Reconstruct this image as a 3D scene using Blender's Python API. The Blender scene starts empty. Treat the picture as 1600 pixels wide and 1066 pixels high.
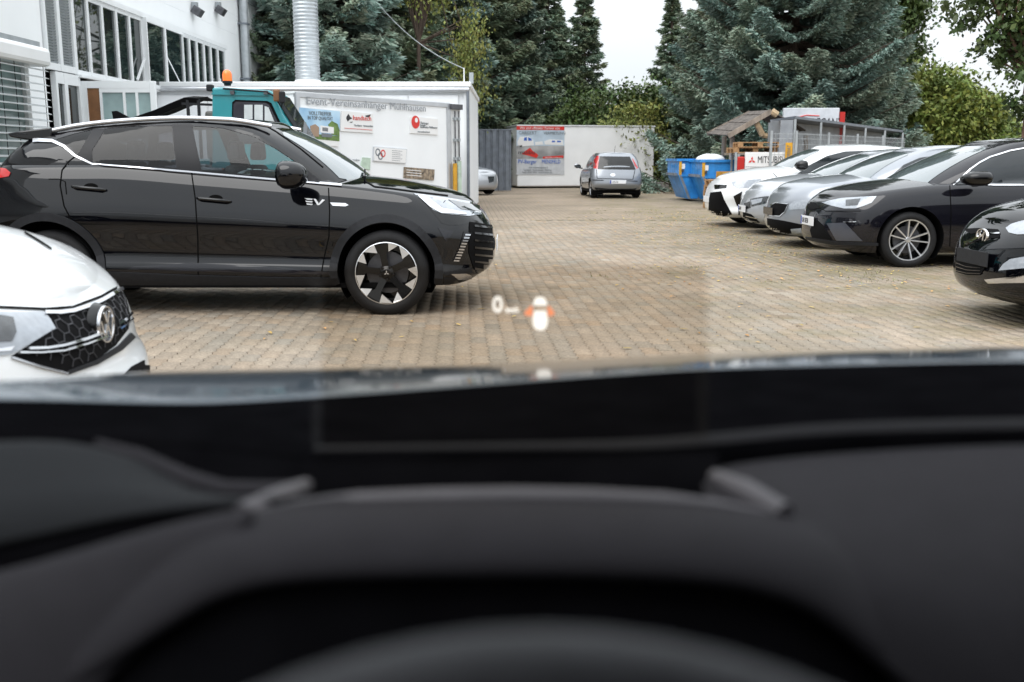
import bpy, bmesh, math, random
import numpy as np
from mathutils import Vector, Matrix
from mathutils.bvhtree import BVHTree
R = math.radians
random.seed(7); np.random.seed(7)
sc = bpy.context.scene
col = sc.collection

# ------------------------------------------------------------------ camera
EYE = Vector((0, 0, 1.253)); PITCH = R(10.42); FPX = 1550.0
cam_d = bpy.data.cameras.new('camera'); cam = bpy.data.objects.new('camera', cam_d); col.objects.link(cam)
cam.location = EYE; cam.rotation_euler = (R(90) - PITCH, 0, 0)
cam_d.sensor_width = 36.0; cam_d.lens = FPX / 1600 * 36
cam_d.clip_start = 0.05; cam_d.clip_end = 600
cam_d.dof.use_dof = True; cam_d.dof.focus_distance = 9.5; cam_d.dof.aperture_fstop = 3.4
sc.camera = cam
# ------------------------------------------------------------------ sky, sun, exposure (bright overcast)
w = bpy.data.worlds.new('World'); sc.world = w; w.use_nodes = True
nt = w.node_tree; nt.nodes.clear()
o_ = nt.nodes.new('ShaderNodeOutputWorld'); bg = nt.nodes.new('ShaderNodeBackground')
sky = nt.nodes.new('ShaderNodeTexSky'); sky.sky_type = 'NISHITA'; sky.sun_disc = False
SUN_EL, SUN_AZ = R(52), R(212)         # high, behind the camera's left shoulder, through thin cloud
sky.sun_elevation = SUN_EL; sky.sun_rotation = SUN_AZ
tc = nt.nodes.new('ShaderNodeTexCoord'); nz = nt.nodes.new('ShaderNodeTexNoise')
nz.inputs['Scale'].default_value = 2.2; nz.inputs['Detail'].default_value = 5
mp = nt.nodes.new('ShaderNodeMapping'); mp.inputs['Scale'].default_value = (1, 1, 3.0)
nt.links.new(tc.outputs['Generated'], mp.inputs[0]); nt.links.new(mp.outputs[0], nz.inputs['Vector'])
cr = nt.nodes.new('ShaderNodeValToRGB'); cr.color_ramp.elements[0].position = .3; cr.color_ramp.elements[1].position = .7
cr.color_ramp.elements[0].color = (5.0, 5.3, 5.6, 1); cr.color_ramp.elements[1].color = (5.9, 6.1, 6.2, 1)
nt.links.new(nz.outputs[0], cr.inputs[0])
mx = nt.nodes.new('ShaderNodeMix'); mx.data_type = 'RGBA'; mx.inputs['Factor'].default_value = .93
# an overcast sky is three times brighter overhead than at the horizon: L = L0 (1 + 2 sin(elevation))
sz = nt.nodes.new('ShaderNodeSeparateXYZ'); nt.links.new(tc.outputs['Generated'], sz.inputs[0])
z1 = nt.nodes.new('ShaderNodeMath'); z1.operation = 'MAXIMUM'; z1.inputs[1].default_value = 0; nt.links.new(sz.outputs[2], z1.inputs[0])
z2 = nt.nodes.new('ShaderNodeMath'); z2.operation = 'MULTIPLY_ADD'; z2.inputs[1].default_value = 2; z2.inputs[2].default_value = 1; nt.links.new(z1.outputs[0], z2.inputs[0])
zc = nt.nodes.new('ShaderNodeVectorMath'); zc.operation = 'SCALE'; nt.links.new(cr.outputs[0], zc.inputs[0]); nt.links.new(z2.outputs[0], zc.inputs['Scale'])
nt.links.new(sky.outputs[0], mx.inputs[6]); nt.links.new(zc.outputs[0], mx.inputs[7])
nt.links.new(mx.outputs[2], bg.inputs['Color']); bg.inputs['Strength'].default_value = 0.10
nt.links.new(bg.outputs[0], o_.inputs[0])
sd = bpy.data.lights.new('sun', 'SUN'); sd.energy = 1.3; sd.angle = R(50); sd.color = (1, .98, .955)
sun = bpy.data.objects.new('sun', sd); col.objects.link(sun)
_d = Vector((math.sin(SUN_AZ) * math.cos(SUN_EL), math.cos(SUN_AZ) * math.cos(SUN_EL), math.sin(SUN_EL)))
sun.rotation_euler = (-_d).to_track_quat('-Z', 'Y').to_euler()
sc.view_settings.view_transform = 'Standard'; sc.view_settings.look = 'None'
sc.view_settings.exposure = 0.64; sc.view_settings.gamma = 1
sc.view_settings.use_curve_mapping = False
sc.render.engine = 'CYCLES'; sc.cycles.use_denoising = True
sc.cycles.max_bounces = 6; sc.cycles.transparent_max_bounces = 12; sc.cycles.diffuse_bounces = 3
sc.cycles.glossy_bounces = 3; sc.cycles.caustics_reflective = False; sc.cycles.caustics_refractive = False

# ------------------------------------------------------------------ pixel helpers (measured places in the yard)
def ray(px, py):
    u = (px - 800) / FPX; v = (533 - py) / FPX
    return Vector((u, math.cos(PITCH) + v * math.sin(PITCH), -math.sin(PITCH) + v * math.cos(PITCH)))
def at(px, py, Y):
    d = ray(px, py); return EYE + d * (Y / d.y)
def atX(px, py, X):
    d = ray(px, py); return EYE + d * (X / d.x)
def gr(px, py):
    d = ray(px, py); return EYE + d * (-EYE.z / d.z)

# ------------------------------------------------------------------ materials
M = {}
def mat(name, c, rough=.6, metal=0., coat=0., spec=.5, var=.0, vscale=6., bump=0., bscale=60., tint=None, emit=None, est=1., trans=0., aniso_z=1., coatr=.04, c2=None):
    if name in M: return M[name]
    m = bpy.data.materials.new(name); m.use_nodes = True; n = m.node_tree; b = n.nodes['Principled BSDF']
    b.inputs['Roughness'].default_value = rough; b.inputs['Metallic'].default_value = metal
    b.inputs['Coat IOR'].default_value = 1.52; b.inputs['Coat Weight'].default_value = coat; b.inputs['Coat Roughness'].default_value = coatr
    b.inputs['Specular IOR Level'].default_value = spec
    b.inputs['Base Color'].default_value = (*c, 1)
    src = None
    tcn = n.nodes.new('ShaderNodeTexCoord')
    if var > 0:
        t = n.nodes.new('ShaderNodeTexNoise'); t.inputs['Scale'].default_value = vscale; t.inputs['Detail'].default_value = 6
        mpn = n.nodes.new('ShaderNodeMapping'); mpn.inputs['Scale'].default_value = (1, 1, aniso_z)
        n.links.new(tcn.outputs['Object'], mpn.inputs[0]); n.links.new(mpn.outputs[0], t.inputs['Vector'])
        r = n.nodes.new('ShaderNodeValToRGB'); r.color_ramp.elements[0].position = .3; r.color_ramp.elements[1].position = .7
        k2 = c2 or tuple(min(1, x * (1 + var)) for x in c)
        r.color_ramp.elements[0].color = (*[x * (1 - var) for x in c], 1); r.color_ramp.elements[1].color = (*k2, 1)
        n.links.new(t.outputs[0], r.inputs[0]); src = r.outputs[0]
    if tint:
        a = n.nodes.new('ShaderNodeAttribute'); a.attribute_name = tint
        q = n.nodes.new('ShaderNodeMix'); q.data_type = 'RGBA'; q.blend_type = 'MULTIPLY'; q.inputs['Factor'].default_value = 1
        if src: n.links.new(src, q.inputs[6])
        else: q.inputs[6].default_value = (*c, 1)
        n.links.new(a.outputs['Color'], q.inputs[7]); src = q.outputs[2]
    if src: n.links.new(src, b.inputs['Base Color'])
    if bump > 0:
        t = n.nodes.new('ShaderNodeTexNoise'); t.inputs['Scale'].default_value = bscale; t.inputs['Detail'].default_value = 4
        n.links.new(tcn.outputs['Object'], t.inputs['Vector'])
        bp = n.nodes.new('ShaderNodeBump'); bp.inputs['Strength'].default_value = bump; bp.inputs['Distance'].default_value = .01
        n.links.new(t.outputs[0], bp.inputs['Height']); n.links.new(bp.outputs[0], b.inputs['Normal'])
    if emit:
        b.inputs['Emission Color'].default_value = (*emit, 1); b.inputs['Emission Strength'].default_value = est
    if trans: b.inputs['Transmission Weight'].default_value = trans
    M[name] = m; return m
mat('black_paint', (.0015, .0017, .003), .5, spec=.0, coat=1, coatr=.02, var=.2, vscale=2)
mat('white_paint', (.82, .84, .85), .3, coat=1, var=.02, vscale=2)
mat('facet_grey', (.045, .05, .065), .3, coat=.8, var=.1)
mat('silver_paint', (.42, .44, .47), .32, metal=.4, coat=1, var=.05, vscale=900)
mat('dark_silver_paint', (.27, .29, .32), .32, metal=.4, coat=1, var=.05, vscale=900)
mat('graphite_paint', (.004, .004, .0075), .45, spec=.05, metal=.0, coat=1, var=.2, vscale=900)
mat('blue_grey_paint', (.022, .038, .054), .5, spec=.1, coat=1, coatr=.07, var=.1, vscale=700)
mat('glass_dark', (.022, .027, .031), .03, spec=.6, var=.3, vscale=1.5)
mat('windscreen_glass', (.12, .145, .155), .04, spec=1., coat=1, coatr=.02, var=.15, vscale=2)
mat('glass_privacy', (.03, .03, .04), .05, spec=.6, var=.25, vscale=3)
mat('glass_bldg', (.012, .02, .02), .02, spec=1., var=.4, vscale=.6)
mat('lens', (.33, .36, .40), .06, coat=1, var=.12, vscale=30)
mat('lens_dark', (.04, .045, .05), .08, coat=1, var=.5, vscale=20)
mat('lamp_red', (.45, .02, .02), .1, coat=1, var=.2, vscale=10)
mat('chrome', (.75, .76, .78), .08, metal=1, var=.03)
mat('satin_chrome', (.62, .63, .66), .25, metal=1, var=.03)
mat('machined', (.8, .81, .83), .3, metal=.85, var=.05)
mat('pillar_black', (.012, .012, .014), .4, spec=.25, var=.1)
mat('black_gloss', (.003, .003, .0035), .2, spec=.3, coat=.4, var=.2)
mat('trim', (.019, .020, .023), .6, spec=.2, var=.15, vscale=30, bump=.1, bscale=400)
mat('trim_dark', (.004, .004, .0045), .8, spec=.1, var=.15, vscale=30)
mat('rubber', (.009, .009, .010), .75, spec=.35, var=.25, vscale=14, bump=.15, bscale=160)
mat('seam', (.002, .002, .002), .9, spec=.1)
mat('steel_dark', (.12, .12, .13), .45, metal=.8, var=.3, vscale=8)
mat('brake', (.10, .10, .11), .4, metal=.5, var=.2, vscale=12)
mat('plate_white', (.75, .76, .78), .4, var=.04, vscale=9)
mat('plate_blue', (.02, .06, .35), .4)
mat('print_black', (.02, .02, .025), .5)
mat('print_grey', (.16, .18, .2), .5)
mat('print_soft', (.30, .32, .35), .5)
mat('print_red', (.65, .03, .02), .5)
mat('print_blue', (.03, .12, .5), .5)
mat('print_white', (.8, .8, .8), .5)
mat('white_wall', (.86, .88, .89), .65, var=.035, vscale=.8, bump=.1, bscale=30)
mat('white_frame', (.80, .82, .83), .4, var=.03, vscale=3)
mat('white_panel', (.85, .87, .89), .4, var=.03, vscale=1.5)
mat('render_dirty', (.86, .87, .88), .7, var=.05, vscale=1.2, bump=.2, bscale=20)
mat('galv', (.42, .45, .47), .4, metal=.6, var=.15, vscale=5)
mat('galv_dark', (.17, .19, .22), .5, metal=.3, var=.2, vscale=4)
mat('alu', (.55, .57, .6), .35, metal=.7, var=.08, vscale=4)
mat('louvre_grey', (.30, .33, .34), .5, metal=.2, var=.08, vscale=5)
mat('blind', (.60, .63, .64), .5, metal=.2, var=.08, vscale=5)
mat('teal', (.02, .26, .30), .4, coat=.5, var=.08, vscale=3)
mat('orange', (.85, .16, .01), .3, coat=.5, emit=(1, .2, .02), est=.25)
mat('skip_blue', (.022, .235, .62), .5, coat=.2, var=.25, vscale=4)
mat('skip_grey', (.2, .23, .27), .55, metal=.3, var=.3, vscale=6)
mat('yellow', (.60, .31, .02), .5, var=.15, vscale=8)
mat('crate_ochre', (.42, .22, .03), .6, var=.2, vscale=8)
mat('pallet_wood', (.36, .21, .10), .8, var=.35, vscale=9)
mat('old_wood', (.24, .2, .165), .85, var=.4, vscale=7, aniso_z=.3)
mat('pale_wood', (.42, .31, .19), .8, var=.35, vscale=9)
mat('shingle', (.11, .095, .085), .9, var=.4, vscale=9)
mat('red_post', (.45, .015, .01), .4)
mat('tarp', (.7, .72, .72), .6, var=.1, vscale=5)
mat('concrete', (.26, .25, .235), .9, var=.3, vscale=5, bump=.4, bscale=40)
mat('brown_door', (.20, .09, .035), .5, var=.2, vscale=5)
mat('glass_pale', (.22, .30, .30), .08, spec=.6, var=.5, vscale=1.2)  # pale greenish base puts the panes' reflection into the colour
mat('room', (.10, .10, .095), .8, var=.4, vscale=1.5)
mat('bark', (.085, .062, .048), .95, var=.4, vscale=9, bump=.6, bscale=30, aniso_z=.25)
mat('bark_red', (.17, .10, .07), .95, var=.4, vscale=9, bump=.6, bscale=30, aniso_z=.25)
mat('needle_blue', (.22, .28, .225), .6, spec=.25, tint='tint')
mat('needle_dark', (.18, .225, .15), .6, spec=.25, tint='tint')
mat('needle_green', (.075, .115, .05), .6, spec=.25, tint='tint')
mat('leaf_green', (.15, .20, .05), .55, spec=.3, tint='tint')
mat('leaf_dark', (.065, .105, .035), .5, spec=.35, tint='tint')
mat('leaf_yellow', (.16, .19, .055), .55, spec=.3, tint='tint')
mat('fallen', (.42, .26, .11), .8, tint='tint')
mat('grass', (.20, .20, .08), .8, tint='tint')
# own cabin
mat('dash_pale_edge', (.045, .042, .048), .5, spec=.4, var=.1, vscale=30)  # paler than the dash; carries the painted sheen of the hood edge
mat('dash_mid', (.005, .005, .006), .8, spec=.1)
mat('dash_grey', (.0115, .0108, .0132), .8, spec=.15, var=.08, vscale=40, bump=.2, bscale=500)
mat('dash_black', (.0025, .0025, .003), .9, spec=.0, var=.2, vscale=20)
mat('dash_mesh', (.0065, .0075, .009), .8, spec=.15, var=.12, vscale=300)
mat('leather', (.026, .027, .031), .6, spec=.3, var=.1, vscale=60, bump=.2, bscale=350)
mat('hud_white', (0, 0, 0), .5, emit=(1, 1, .97), est=1.0)
mat('hud_orange', (0, 0, 0), .5, emit=(1, .35, .17), est=.8)

# ------------------------------------------------------------------ object helpers
def link(name, me, m=None, parent=None, smooth=False):
    o = bpy.data.objects.new(name, me); col.objects.link(o)
    if m is not None and me is not None and hasattr(me, 'materials') and not me.materials:
        me.materials.append(M[m] if isinstance(m, str) else m)
    if parent: o.parent = parent
    if smooth and me is not None and hasattr(me, 'polygons'):
        me.polygons.foreach_set('use_smooth', [True] * len(me.polygons))
    return o
def tag(o, label=None, cat=None, group=None, kind=None):
    if label: o['label'] = label
    if cat: o['category'] = cat
    if group: o['group'] = group
    if kind: o['kind'] = kind
    return o
def empty(name, loc, rz=0., label=None, cat=None, group=None):
    o = bpy.data.objects.new(name, None); col.objects.link(o); o.location = loc; o.rotation_euler = (0, 0, rz)
    o.empty_display_size = .2
    return tag(o, label, cat, group)
class MB:
    """collects simple solids into one mesh"""
    def __init__(s): s.v = []; s.f = []
    def add(s, vs, fs):
        k = len(s.v); s.v += [tuple(v) for v in vs]; s.f += [tuple(i + k for i in f) for f in fs]; return s
    def box(s, x0, x1, y0, y1, z0, z1, T=None):
        vs = [(x, y, z) for x in (x0, x1) for y in (y0, y1) for z in (z0, z1)]
        if T is not None: vs = [T @ Vector(v) for v in vs]
        return s.add(vs, [(0, 1, 3, 2), (4, 6, 7, 5), (0, 4, 5, 1), (2, 3, 7, 6), (0, 2, 6, 4), (1, 5, 7, 3)])
    def bar(s, a, b, w, h=None, up=(0, 0, 1)):
        a = Vector(a); b = Vector(b); h = h or w; d = (b - a).normalized(); up = Vector(up)
        if abs(d.dot(up)) > .98: up = Vector((1, 0, 0))
        x = d.cross(up).normalized() * (w / 2); z = x.cross(d).normalized() * (h / 2)
        vs = [p + q for p in (a, b) for q in (x + z, x - z, -x - z, -x + z)]
        return s.add(vs, [(0, 1, 2, 3), (7, 6, 5, 4), (0, 4, 5, 1), (1, 5, 6, 2), (2, 6, 7, 3), (3, 7, 4, 0)])
    def tube(s, pts, r, n=10, cap=True):
        pts = [Vector(p) for p in pts]; rs = r if isinstance(r, (list, tuple)) else [r] * len(pts)
        k = len(s.v); ref = None
        for i, p in enumerate(pts):
            d = (pts[min(i + 1, len(pts) - 1)] - pts[max(i - 1, 0)]).normalized()
            if ref is None: ref = Vector((0, 0, 1)) if abs(d.z) < .9 else Vector((1, 0, 0))
            u = d.cross(ref).normalized(); v = d.cross(u).normalized()
            for j in range(n):
                a = 2 * math.pi * j / n; s.v.append(tuple(p + (u * math.cos(a) + v * math.sin(a)) * rs[i]))
        for i in range(len(pts) - 1):
            for j in range(n):
                s.f.append((k + i * n + j, k + i * n + (j + 1) % n, k + (i + 1) * n + (j + 1) % n, k + (i + 1) * n + j))
        if cap:
            s.f.append(tuple(k + j for j in range(n))[::-1]); s.f.append(tuple(k + (len(pts) - 1) * n + j for j in range(n)))
        return s
    def lathe(s, prof, axis='y', c=(0, 0, 0), n=48, close=False):
        """prof: list (radius, along)"""
        k = len(s.v); m = len(prof)
        for j in range(n):
            a = 2 * math.pi * j / n; ca, sa = math.cos(a), math.sin(a)
            for r, t in prof:
                p = {'y': (r * ca, t, r * sa), 'z': (r * ca, r * sa, t), 'x': (t, r * ca, r * sa)}[axis]
                s.v.append((p[0] + c[0], p[1] + c[1], p[2] + c[2]))
        for j in range(n):
            for i in range(m - 1 + (1 if close else 0)):
                a = k + j * m + i; b = k + j * m + (i + 1) % m; c2 = k + ((j + 1) % n) * m + (i + 1) % m; d = k + ((j + 1) % n) * m + i
                s.f.append((a, b, c2, d))
        return s
    def prism(s, poly, y0, y1, axis='y'):
        """2-D polygon extruded"""
        n = len(poly)
        def P(a, b, t): return {'y': (a, t, b), 'x': (t, a, b), 'z': (a, b, t)}[axis]
        vs = [P(a, b, y0) for a, b in poly] + [P(a, b, y1) for a, b in poly]
        return s.add(vs, [tuple(range(n)), tuple(range(2 * n - 1, n - 1, -1))] + [(i, (i + 1) % n, n + (i + 1) % n, n + i) for i in range(n)])
    def mesh(s, name):
        me = bpy.data.meshes.new(name); me.from_pydata(s.v, [], s.f)
        bm = bmesh.new(); bm.from_mesh(me); bmesh.ops.recalc_face_normals(bm, faces=bm.faces); bm.to_mesh(me); bm.free()
        return me
    def build(s, name, m, parent=None, smooth=False, bevel=0., angle=40):
        me = s.mesh(name); o = link(name, me, m, parent, smooth)
        if bevel:
            bv = o.modifiers.new('b', 'BEVEL'); bv.width = bevel; bv.segments = 2; bv.limit_method = 'ANGLE'; bv.angle_limit = R(35)
        if smooth:
            try: me.set_sharp_from_angle(angle=R(angle))
            except Exception: pass
        return o
def label_text(body, size, m, parent, loc, rot=(R(90), 0, 0), align='LEFT', sx=1., name='lettering', shear=0., offset=0.):
    cu = bpy.data.curves.new(name, 'FONT'); cu.body = body; cu.size = size; cu.extrude = .002; cu.align_x = align; cu.shear = shear
    cu.offset = offset; cu.resolution_u = 2
    cu.materials.append(M[m]); t = bpy.data.objects.new('t', cu); col.objects.link(t); bpy.context.view_layer.update()
    me = bpy.data.meshes.new_from_object(t.evaluated_get(bpy.context.evaluated_depsgraph_get())); me.name = name
    bpy.data.objects.remove(t); o = bpy.data.objects.new(name, me); col.objects.link(o); o.parent = parent
    if not me.materials: me.materials.append(M[m])
    o.location = loc; o.rotation_euler = rot; o.scale = (sx, 1, 1); return o
def copy_tree(o, parent=None):
    c = o.copy(); col.objects.link(c)
    if parent: c.parent = parent
    for ch in list(o.children): copy_tree(ch, c)
    return c

def glass_mat(name, tint, k):
    m = bpy.data.materials.new(name); m.use_nodes = True; n = m.node_tree; n.nodes.clear(); o = n.nodes.new('ShaderNodeOutputMaterial')
    t = n.nodes.new('ShaderNodeBsdfTransparent'); t.inputs[0].default_value = (*tint, 1); g = n.nodes.new('ShaderNodeBsdfGlossy'); g.inputs['Roughness'].default_value = .01
    f = n.nodes.new('ShaderNodeFresnel'); f.inputs[0].default_value = k; x = n.nodes.new('ShaderNodeMixShader')
    n.links.new(f.outputs[0], x.inputs[0]); n.links.new(t.outputs[0], x.inputs[1]); n.links.new(g.outputs[0], x.inputs[2]); n.links.new(x.outputs[0], o.inputs[0]); M[name] = m
glass_mat('clear_glass', (.62, .70, .70), 1.45); glass_mat('tinted_glass', (.26, .27, .30), 1.45)
mat('upholstery', (.02, .02, .022), .8, var=.3, vscale=20)
mat('headliner', (.10, .10, .10), .9, var=.1, vscale=8)
# ------------------------------------------------------------------ cars
def pchip(pts):
    pts = sorted(pts); X = np.array([p[0] for p in pts], float); Y = np.array([p[1] for p in pts], float)
    if len(X) == 1: return lambda x: np.full_like(np.asarray(x, float), Y[0])
    h = np.diff(X); d = np.diff(Y) / h; m = np.zeros(len(X)); m[0] = d[0]; m[-1] = d[-1]
    for i in range(1, len(X) - 1):
        if d[i - 1] * d[i] > 0:
            w1 = 2 * h[i] + h[i - 1]; w2 = h[i] + 2 * h[i - 1]; m[i] = (w1 + w2) / (w1 / d[i - 1] + w2 / d[i])
    def f(x):
        x = np.clip(np.asarray(x, float), X[0], X[-1]); i = np.clip(np.searchsorted(X, x) - 1, 0, len(X) - 2)
        t = (x - X[i]) / h[i]
        return (2*t**3-3*t**2+1)*Y[i] + (t**3-2*t**2+t)*h[i]*m[i] + (-2*t**3+3*t**2)*Y[i+1] + (t**3-t**2)*h[i]*m[i+1]
    return f
def half_outline(xf, xr, cf, cr_, nf, nr, Wf, nc=16, ns=90, nrc=12):
    """half plan outline from nose centre (y=0) round to tail centre; returns x, y"""
    P = []
    xa = xf - cf; xb = xr + cr_
    for i in range(nc):
        a = (i / nc) * math.pi / 2; y = math.sin(a) ** (2 / nf) if i else 0.; x = math.cos(a) ** (2 / nf)
        P.append((xa + cf * x, y, 1))
    for i in range(ns + 1):
        P.append((xa + (xb - xa) * i / ns, 1., 0))
    for i in range(1, nrc + 1):
        a = (1 - i / nrc) * math.pi / 2; y = math.sin(a) ** (2 / nr) if i < nrc else 0.; x = math.cos(a) ** (2 / nr)
        P.append((xb - cr_ * x, y, 2))
    x = np.array([p[0] for p in P]); y = np.array([p[1] for p in P]) * Wf(x)
    return x, y
class Body:
    def __init__(s, P):
        s.P = P
        s.zb = pchip(P['zb']); s.zs = pchip(P['zs']); s.W = pchip(P['W']); s.FX = pchip(P['FX']); s.RX = pchip(P['RX'])
        s.SY = pchip(P.get('SY', [(0, .90), (.08, .955), (.25, .985), (.5, 1.), (.68, .992), (.8, .975), (.9, .95), (.96, .925), (1, .885)]))
        s.crown = pchip(P['crown']); s.zr = pchip(P['zr'])
        g = P['gh']
        NV = 26; NC = 18
        vs = np.linspace(0, 1, NV)
        # ---- lower body rings
        rows = []
        for v in vs:
            x, y = half_outline(float(s.FX(v)), float(s.RX(v)), P['cf'], P['cr'], P.get('nf', 2.8), P.get('nr', 3.0), s.W)
            k = s.SY(v); kk = k
            y = y * kk
            z = s.zb(x) + (s.zs(x) - s.zb(x)) * v
            rows.append(np.stack([x, y, z], 1))
        A = np.array(rows)                                    # NV, N, 3
        N = A.shape[1]; V = []; F = []
        for sgn in (1, -1):
            base = len(V); B = A.copy(); B[..., 1] *= sgn
            V += [tuple(p) for p in B.reshape(-1, 3)]
            for i in range(NV - 1):
                for j in range(N - 1):
                    q = (base + i * N + j, base + i * N + j + 1, base + (i + 1) * N + j + 1, base + (i + 1) * N + j)
                    F.append(q if sgn > 0 else q[::-1])
        # ---- cap
        top = A[-1]; base = len(V); us = np.sin(np.linspace(-1, 1, NC + 1) * math.pi / 2)
        cz = P.get('cz_pow', 2.2)
        for j in range(N):
            x, yw, z = top[j]
            c = float(s.crown(x)) * min(1., (yw / (.55 * float(s.W(x)))) ** 1.2) if yw > 0 else 0.
            for u in us: V.append((x, u * yw, z + c * (1 - abs(u) ** cz)))
        for j in range(N - 1):
            for k in range(NC):
                a = base + j * (NC + 1) + k; F.append((a, a + 1, a + NC + 2, a + NC + 1))
        s.lower = (V, F)
        me = bpy.data.meshes.new('tmp'); me.from_pydata(V, [], F); bm = bmesh.new(); bm.from_mesh(me)
        bmesh.ops.remove_doubles(bm, verts=bm.verts, dist=.0004); bmesh.ops.recalc_face_normals(bm, faces=bm.faces)
        s.bm = bm; s.bvh = BVHTree.FromBMesh(bm); bpy.data.meshes.remove(me)
        # ---- greenhouse
        gb = pchip(g['gbw']); gt = pchip(g['gtw'])
        xB, yB = half_outline(g['bf'], g['br'], g.get('cfb', .55), g.get('crb', .35), g.get('nf', 2.3), g.get('nr', 3), gb, nc=14, ns=60, nrc=10)
        xT, yT = half_outline(g['tf'], g['tr'], g.get('cft', .30), g.get('crt', .2), g.get('nft', 2.4), g.get('nr', 3), gt, nc=14, ns=60, nrc=10)
        zB = []
        for x, y in zip(xB, yB):
            h = s.bvh.ray_cast(Vector((x, y, 3)), Vector((0, 0, -1)))[0]
            zB.append((h.z if h else float(s.zs(x))) - .03)
        B = np.stack([xB, yB, np.array(zB)], 1); T = np.stack([xT, yT, s.zr(xT)], 1)
        NG = 14; G = []; bul = g.get('bulge', .045)
        for i in range(NG + 1):
            t = i / NG; p = B * (1 - t) + T * t
            b = bul * 4 * t * (1 - t)
            nn = np.stack([np.zeros(len(p)), np.sign(p[:, 1] + 1e-9) * np.minimum(1, p[:, 1] / .4), np.full(len(p), 0.)], 1)
            fr = np.clip((xB - (g['bf'] - .6)) / .6, 0, 1); bk = np.clip(((g['br'] + .45) - xB) / .45, 0, 1)
            nn[:, 0] = fr * .5 - bk * .6; nn[:, 2] = fr * .7 + bk * .3
            p = p + nn * b
            if t > .86:                                       # rounds into the roof
                q = (t - .86) / .14; p[:, 1] *= 1 - .035 * q * q
            G.append(p)
        G = np.array(G); s.G = G; n = G.shape[1]; V = []; F = []
        for sgn in (1, -1):
            base = len(V); Q = G.copy(); Q[..., 1] *= sgn; V += [tuple(p) for p in Q.reshape(-1, 3)]
            for i in range(NG):
                for j in range(n - 1):
                    q = (base + i * n + j, base + i * n + j + 1, base + (i + 1) * n + j + 1, base + (i + 1) * n + j)
                    F.append(q if sgn > 0 else q[::-1])
        top = G[-1]; base = len(V); rc = g.get('rcrown', .05)
        for j in range(n):
            x, yw, z = top[j]
            c = rc * min(1., (yw / .4) ** 1.3) if yw > 0 else 0.
            for u in us: V.append((x, u * yw, z + c * (1 - abs(u) ** 2.2)))
        for j in range(n - 1):
            for k in range(NC):
                a = base + j * (NC + 1) + k; F.append((a, a + 1, a + NC + 2, a + NC + 1))
        bm = bmesh.new(); vv = [bm.verts.new(p) for p in V]
        for f in F:
            try: bm.faces.new([vv[i] for i in f])
            except ValueError: pass
        bmesh.ops.remove_doubles(bm, verts=bm.verts, dist=.0004); bmesh.ops.recalc_face_normals(bm, faces=bm.faces)
        s.gbm = bm; s.gbvh = BVHTree.FromBMesh(bm)
    def cut_arches(s, arches):
        bm = s.bm
        for (cx, cz, r) in arches:
            kill = []
            for f in bm.faces:
                c = f.calc_center_median()
                if abs(c.y) > .45 and (c.x - cx) ** 2 + (c.z - cz) ** 2 < r * r and c.z < cz + r: kill.append(f)
            bmesh.ops.delete(bm, geom=kill, context='FACES')
            for v in bm.verts:
                if abs(v.co.y) < .4: continue
                if not any(e.is_boundary for e in v.link_edges): continue
                d = math.hypot(v.co.x - cx, v.co.z - cz)
                if d < 1e-4 or abs(d - r) > .07: continue
                zb = float(s.zb(v.co.x))
                nx = cx + (v.co.x - cx) / d * r; nz_ = cz + (v.co.z - cz) / d * r
                if nz_ < zb or v.co.z < zb + .012:
                    nz_ = v.co.z
                    if abs(nz_ - cz) < r: nx = cx + math.copysign(math.sqrt(r * r - (nz_ - cz) ** 2), v.co.x - cx)
                sg = math.copysign(1, v.co.y)
                h = s.bvh.ray_cast(Vector((nx, sg * 3, nz_)), Vector((0, -sg, 0)))[0]
                v.co = Vector((nx, h.y if h else v.co.y, nz_))
    def cut_windows(s, polys):
        """opens the cabin sides where the window outlines (x, z) run; returns nothing"""
        bm = s.gbm
        for pl in polys:
            n = len(pl); area = sum(pl[i][0] * pl[(i + 1) % n][1] - pl[(i + 1) % n][0] * pl[i][1] for i in range(n))
            for i in range(n):
                (x0, z0), (x1, z1) = pl[i], pl[(i + 1) % n]
                if math.hypot(x1 - x0, z1 - z0) < .004: continue
                sel = [f for f in bm.faces if abs(f.calc_center_median().y) > .3]
                bmesh.ops.bisect_plane(bm, geom=list({e for f in sel for e in f.edges}) + list({v for f in sel for v in f.verts}) + sel, plane_co=(x0, 0, z0), plane_no=(z1 - z0, 0, -(x1 - x0)), dist=1e-5)
            def ins(p):
                c = False
                for i in range(n):
                    a, b = pl[i], pl[(i + 1) % n]
                    if (a[1] > p[1]) != (b[1] > p[1]) and p[0] < (b[0] - a[0]) * (p[1] - a[1]) / (b[1] - a[1]) + a[0]: c = not c
                return c
            kill = [f for f in bm.faces if abs(f.calc_center_median().y) > .3 and ins((f.calc_center_median().x, f.calc_center_median().z))]
            bmesh.ops.delete(bm, geom=kill, context='FACES')
    def px_to_xz(s, poly):
        inv = s.root_m.inverted(); eye = inv @ EYE; rot = inv.to_3x3(); out = []
        for p in poly:
            h = s.gbvh.ray_cast(eye, (rot @ ray(*p)).normalized())[0]
            if h is not None: out.append((h.x, h.z))
        return out
    def finish(s, name, m, parent):
        me = bpy.data.meshes.new(name); s.bm.normal_update(); s.bm.to_mesh(me); o = link(name, me, m, parent, True)
        me2 = bpy.data.meshes.new('cabin'); s.gbm.to_mesh(me2); link('cabin', me2, m, parent, True)
        return o
    def hit(s, o, d):
        o = Vector(o); d = Vector(d); best = None
        for b in (s.bvh, s.gbvh):
            h, n, i, dist = b.ray_cast(o, d)
            if h is not None and (best is None or dist < best[2]): best = (h, n, dist)
        return best
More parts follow.
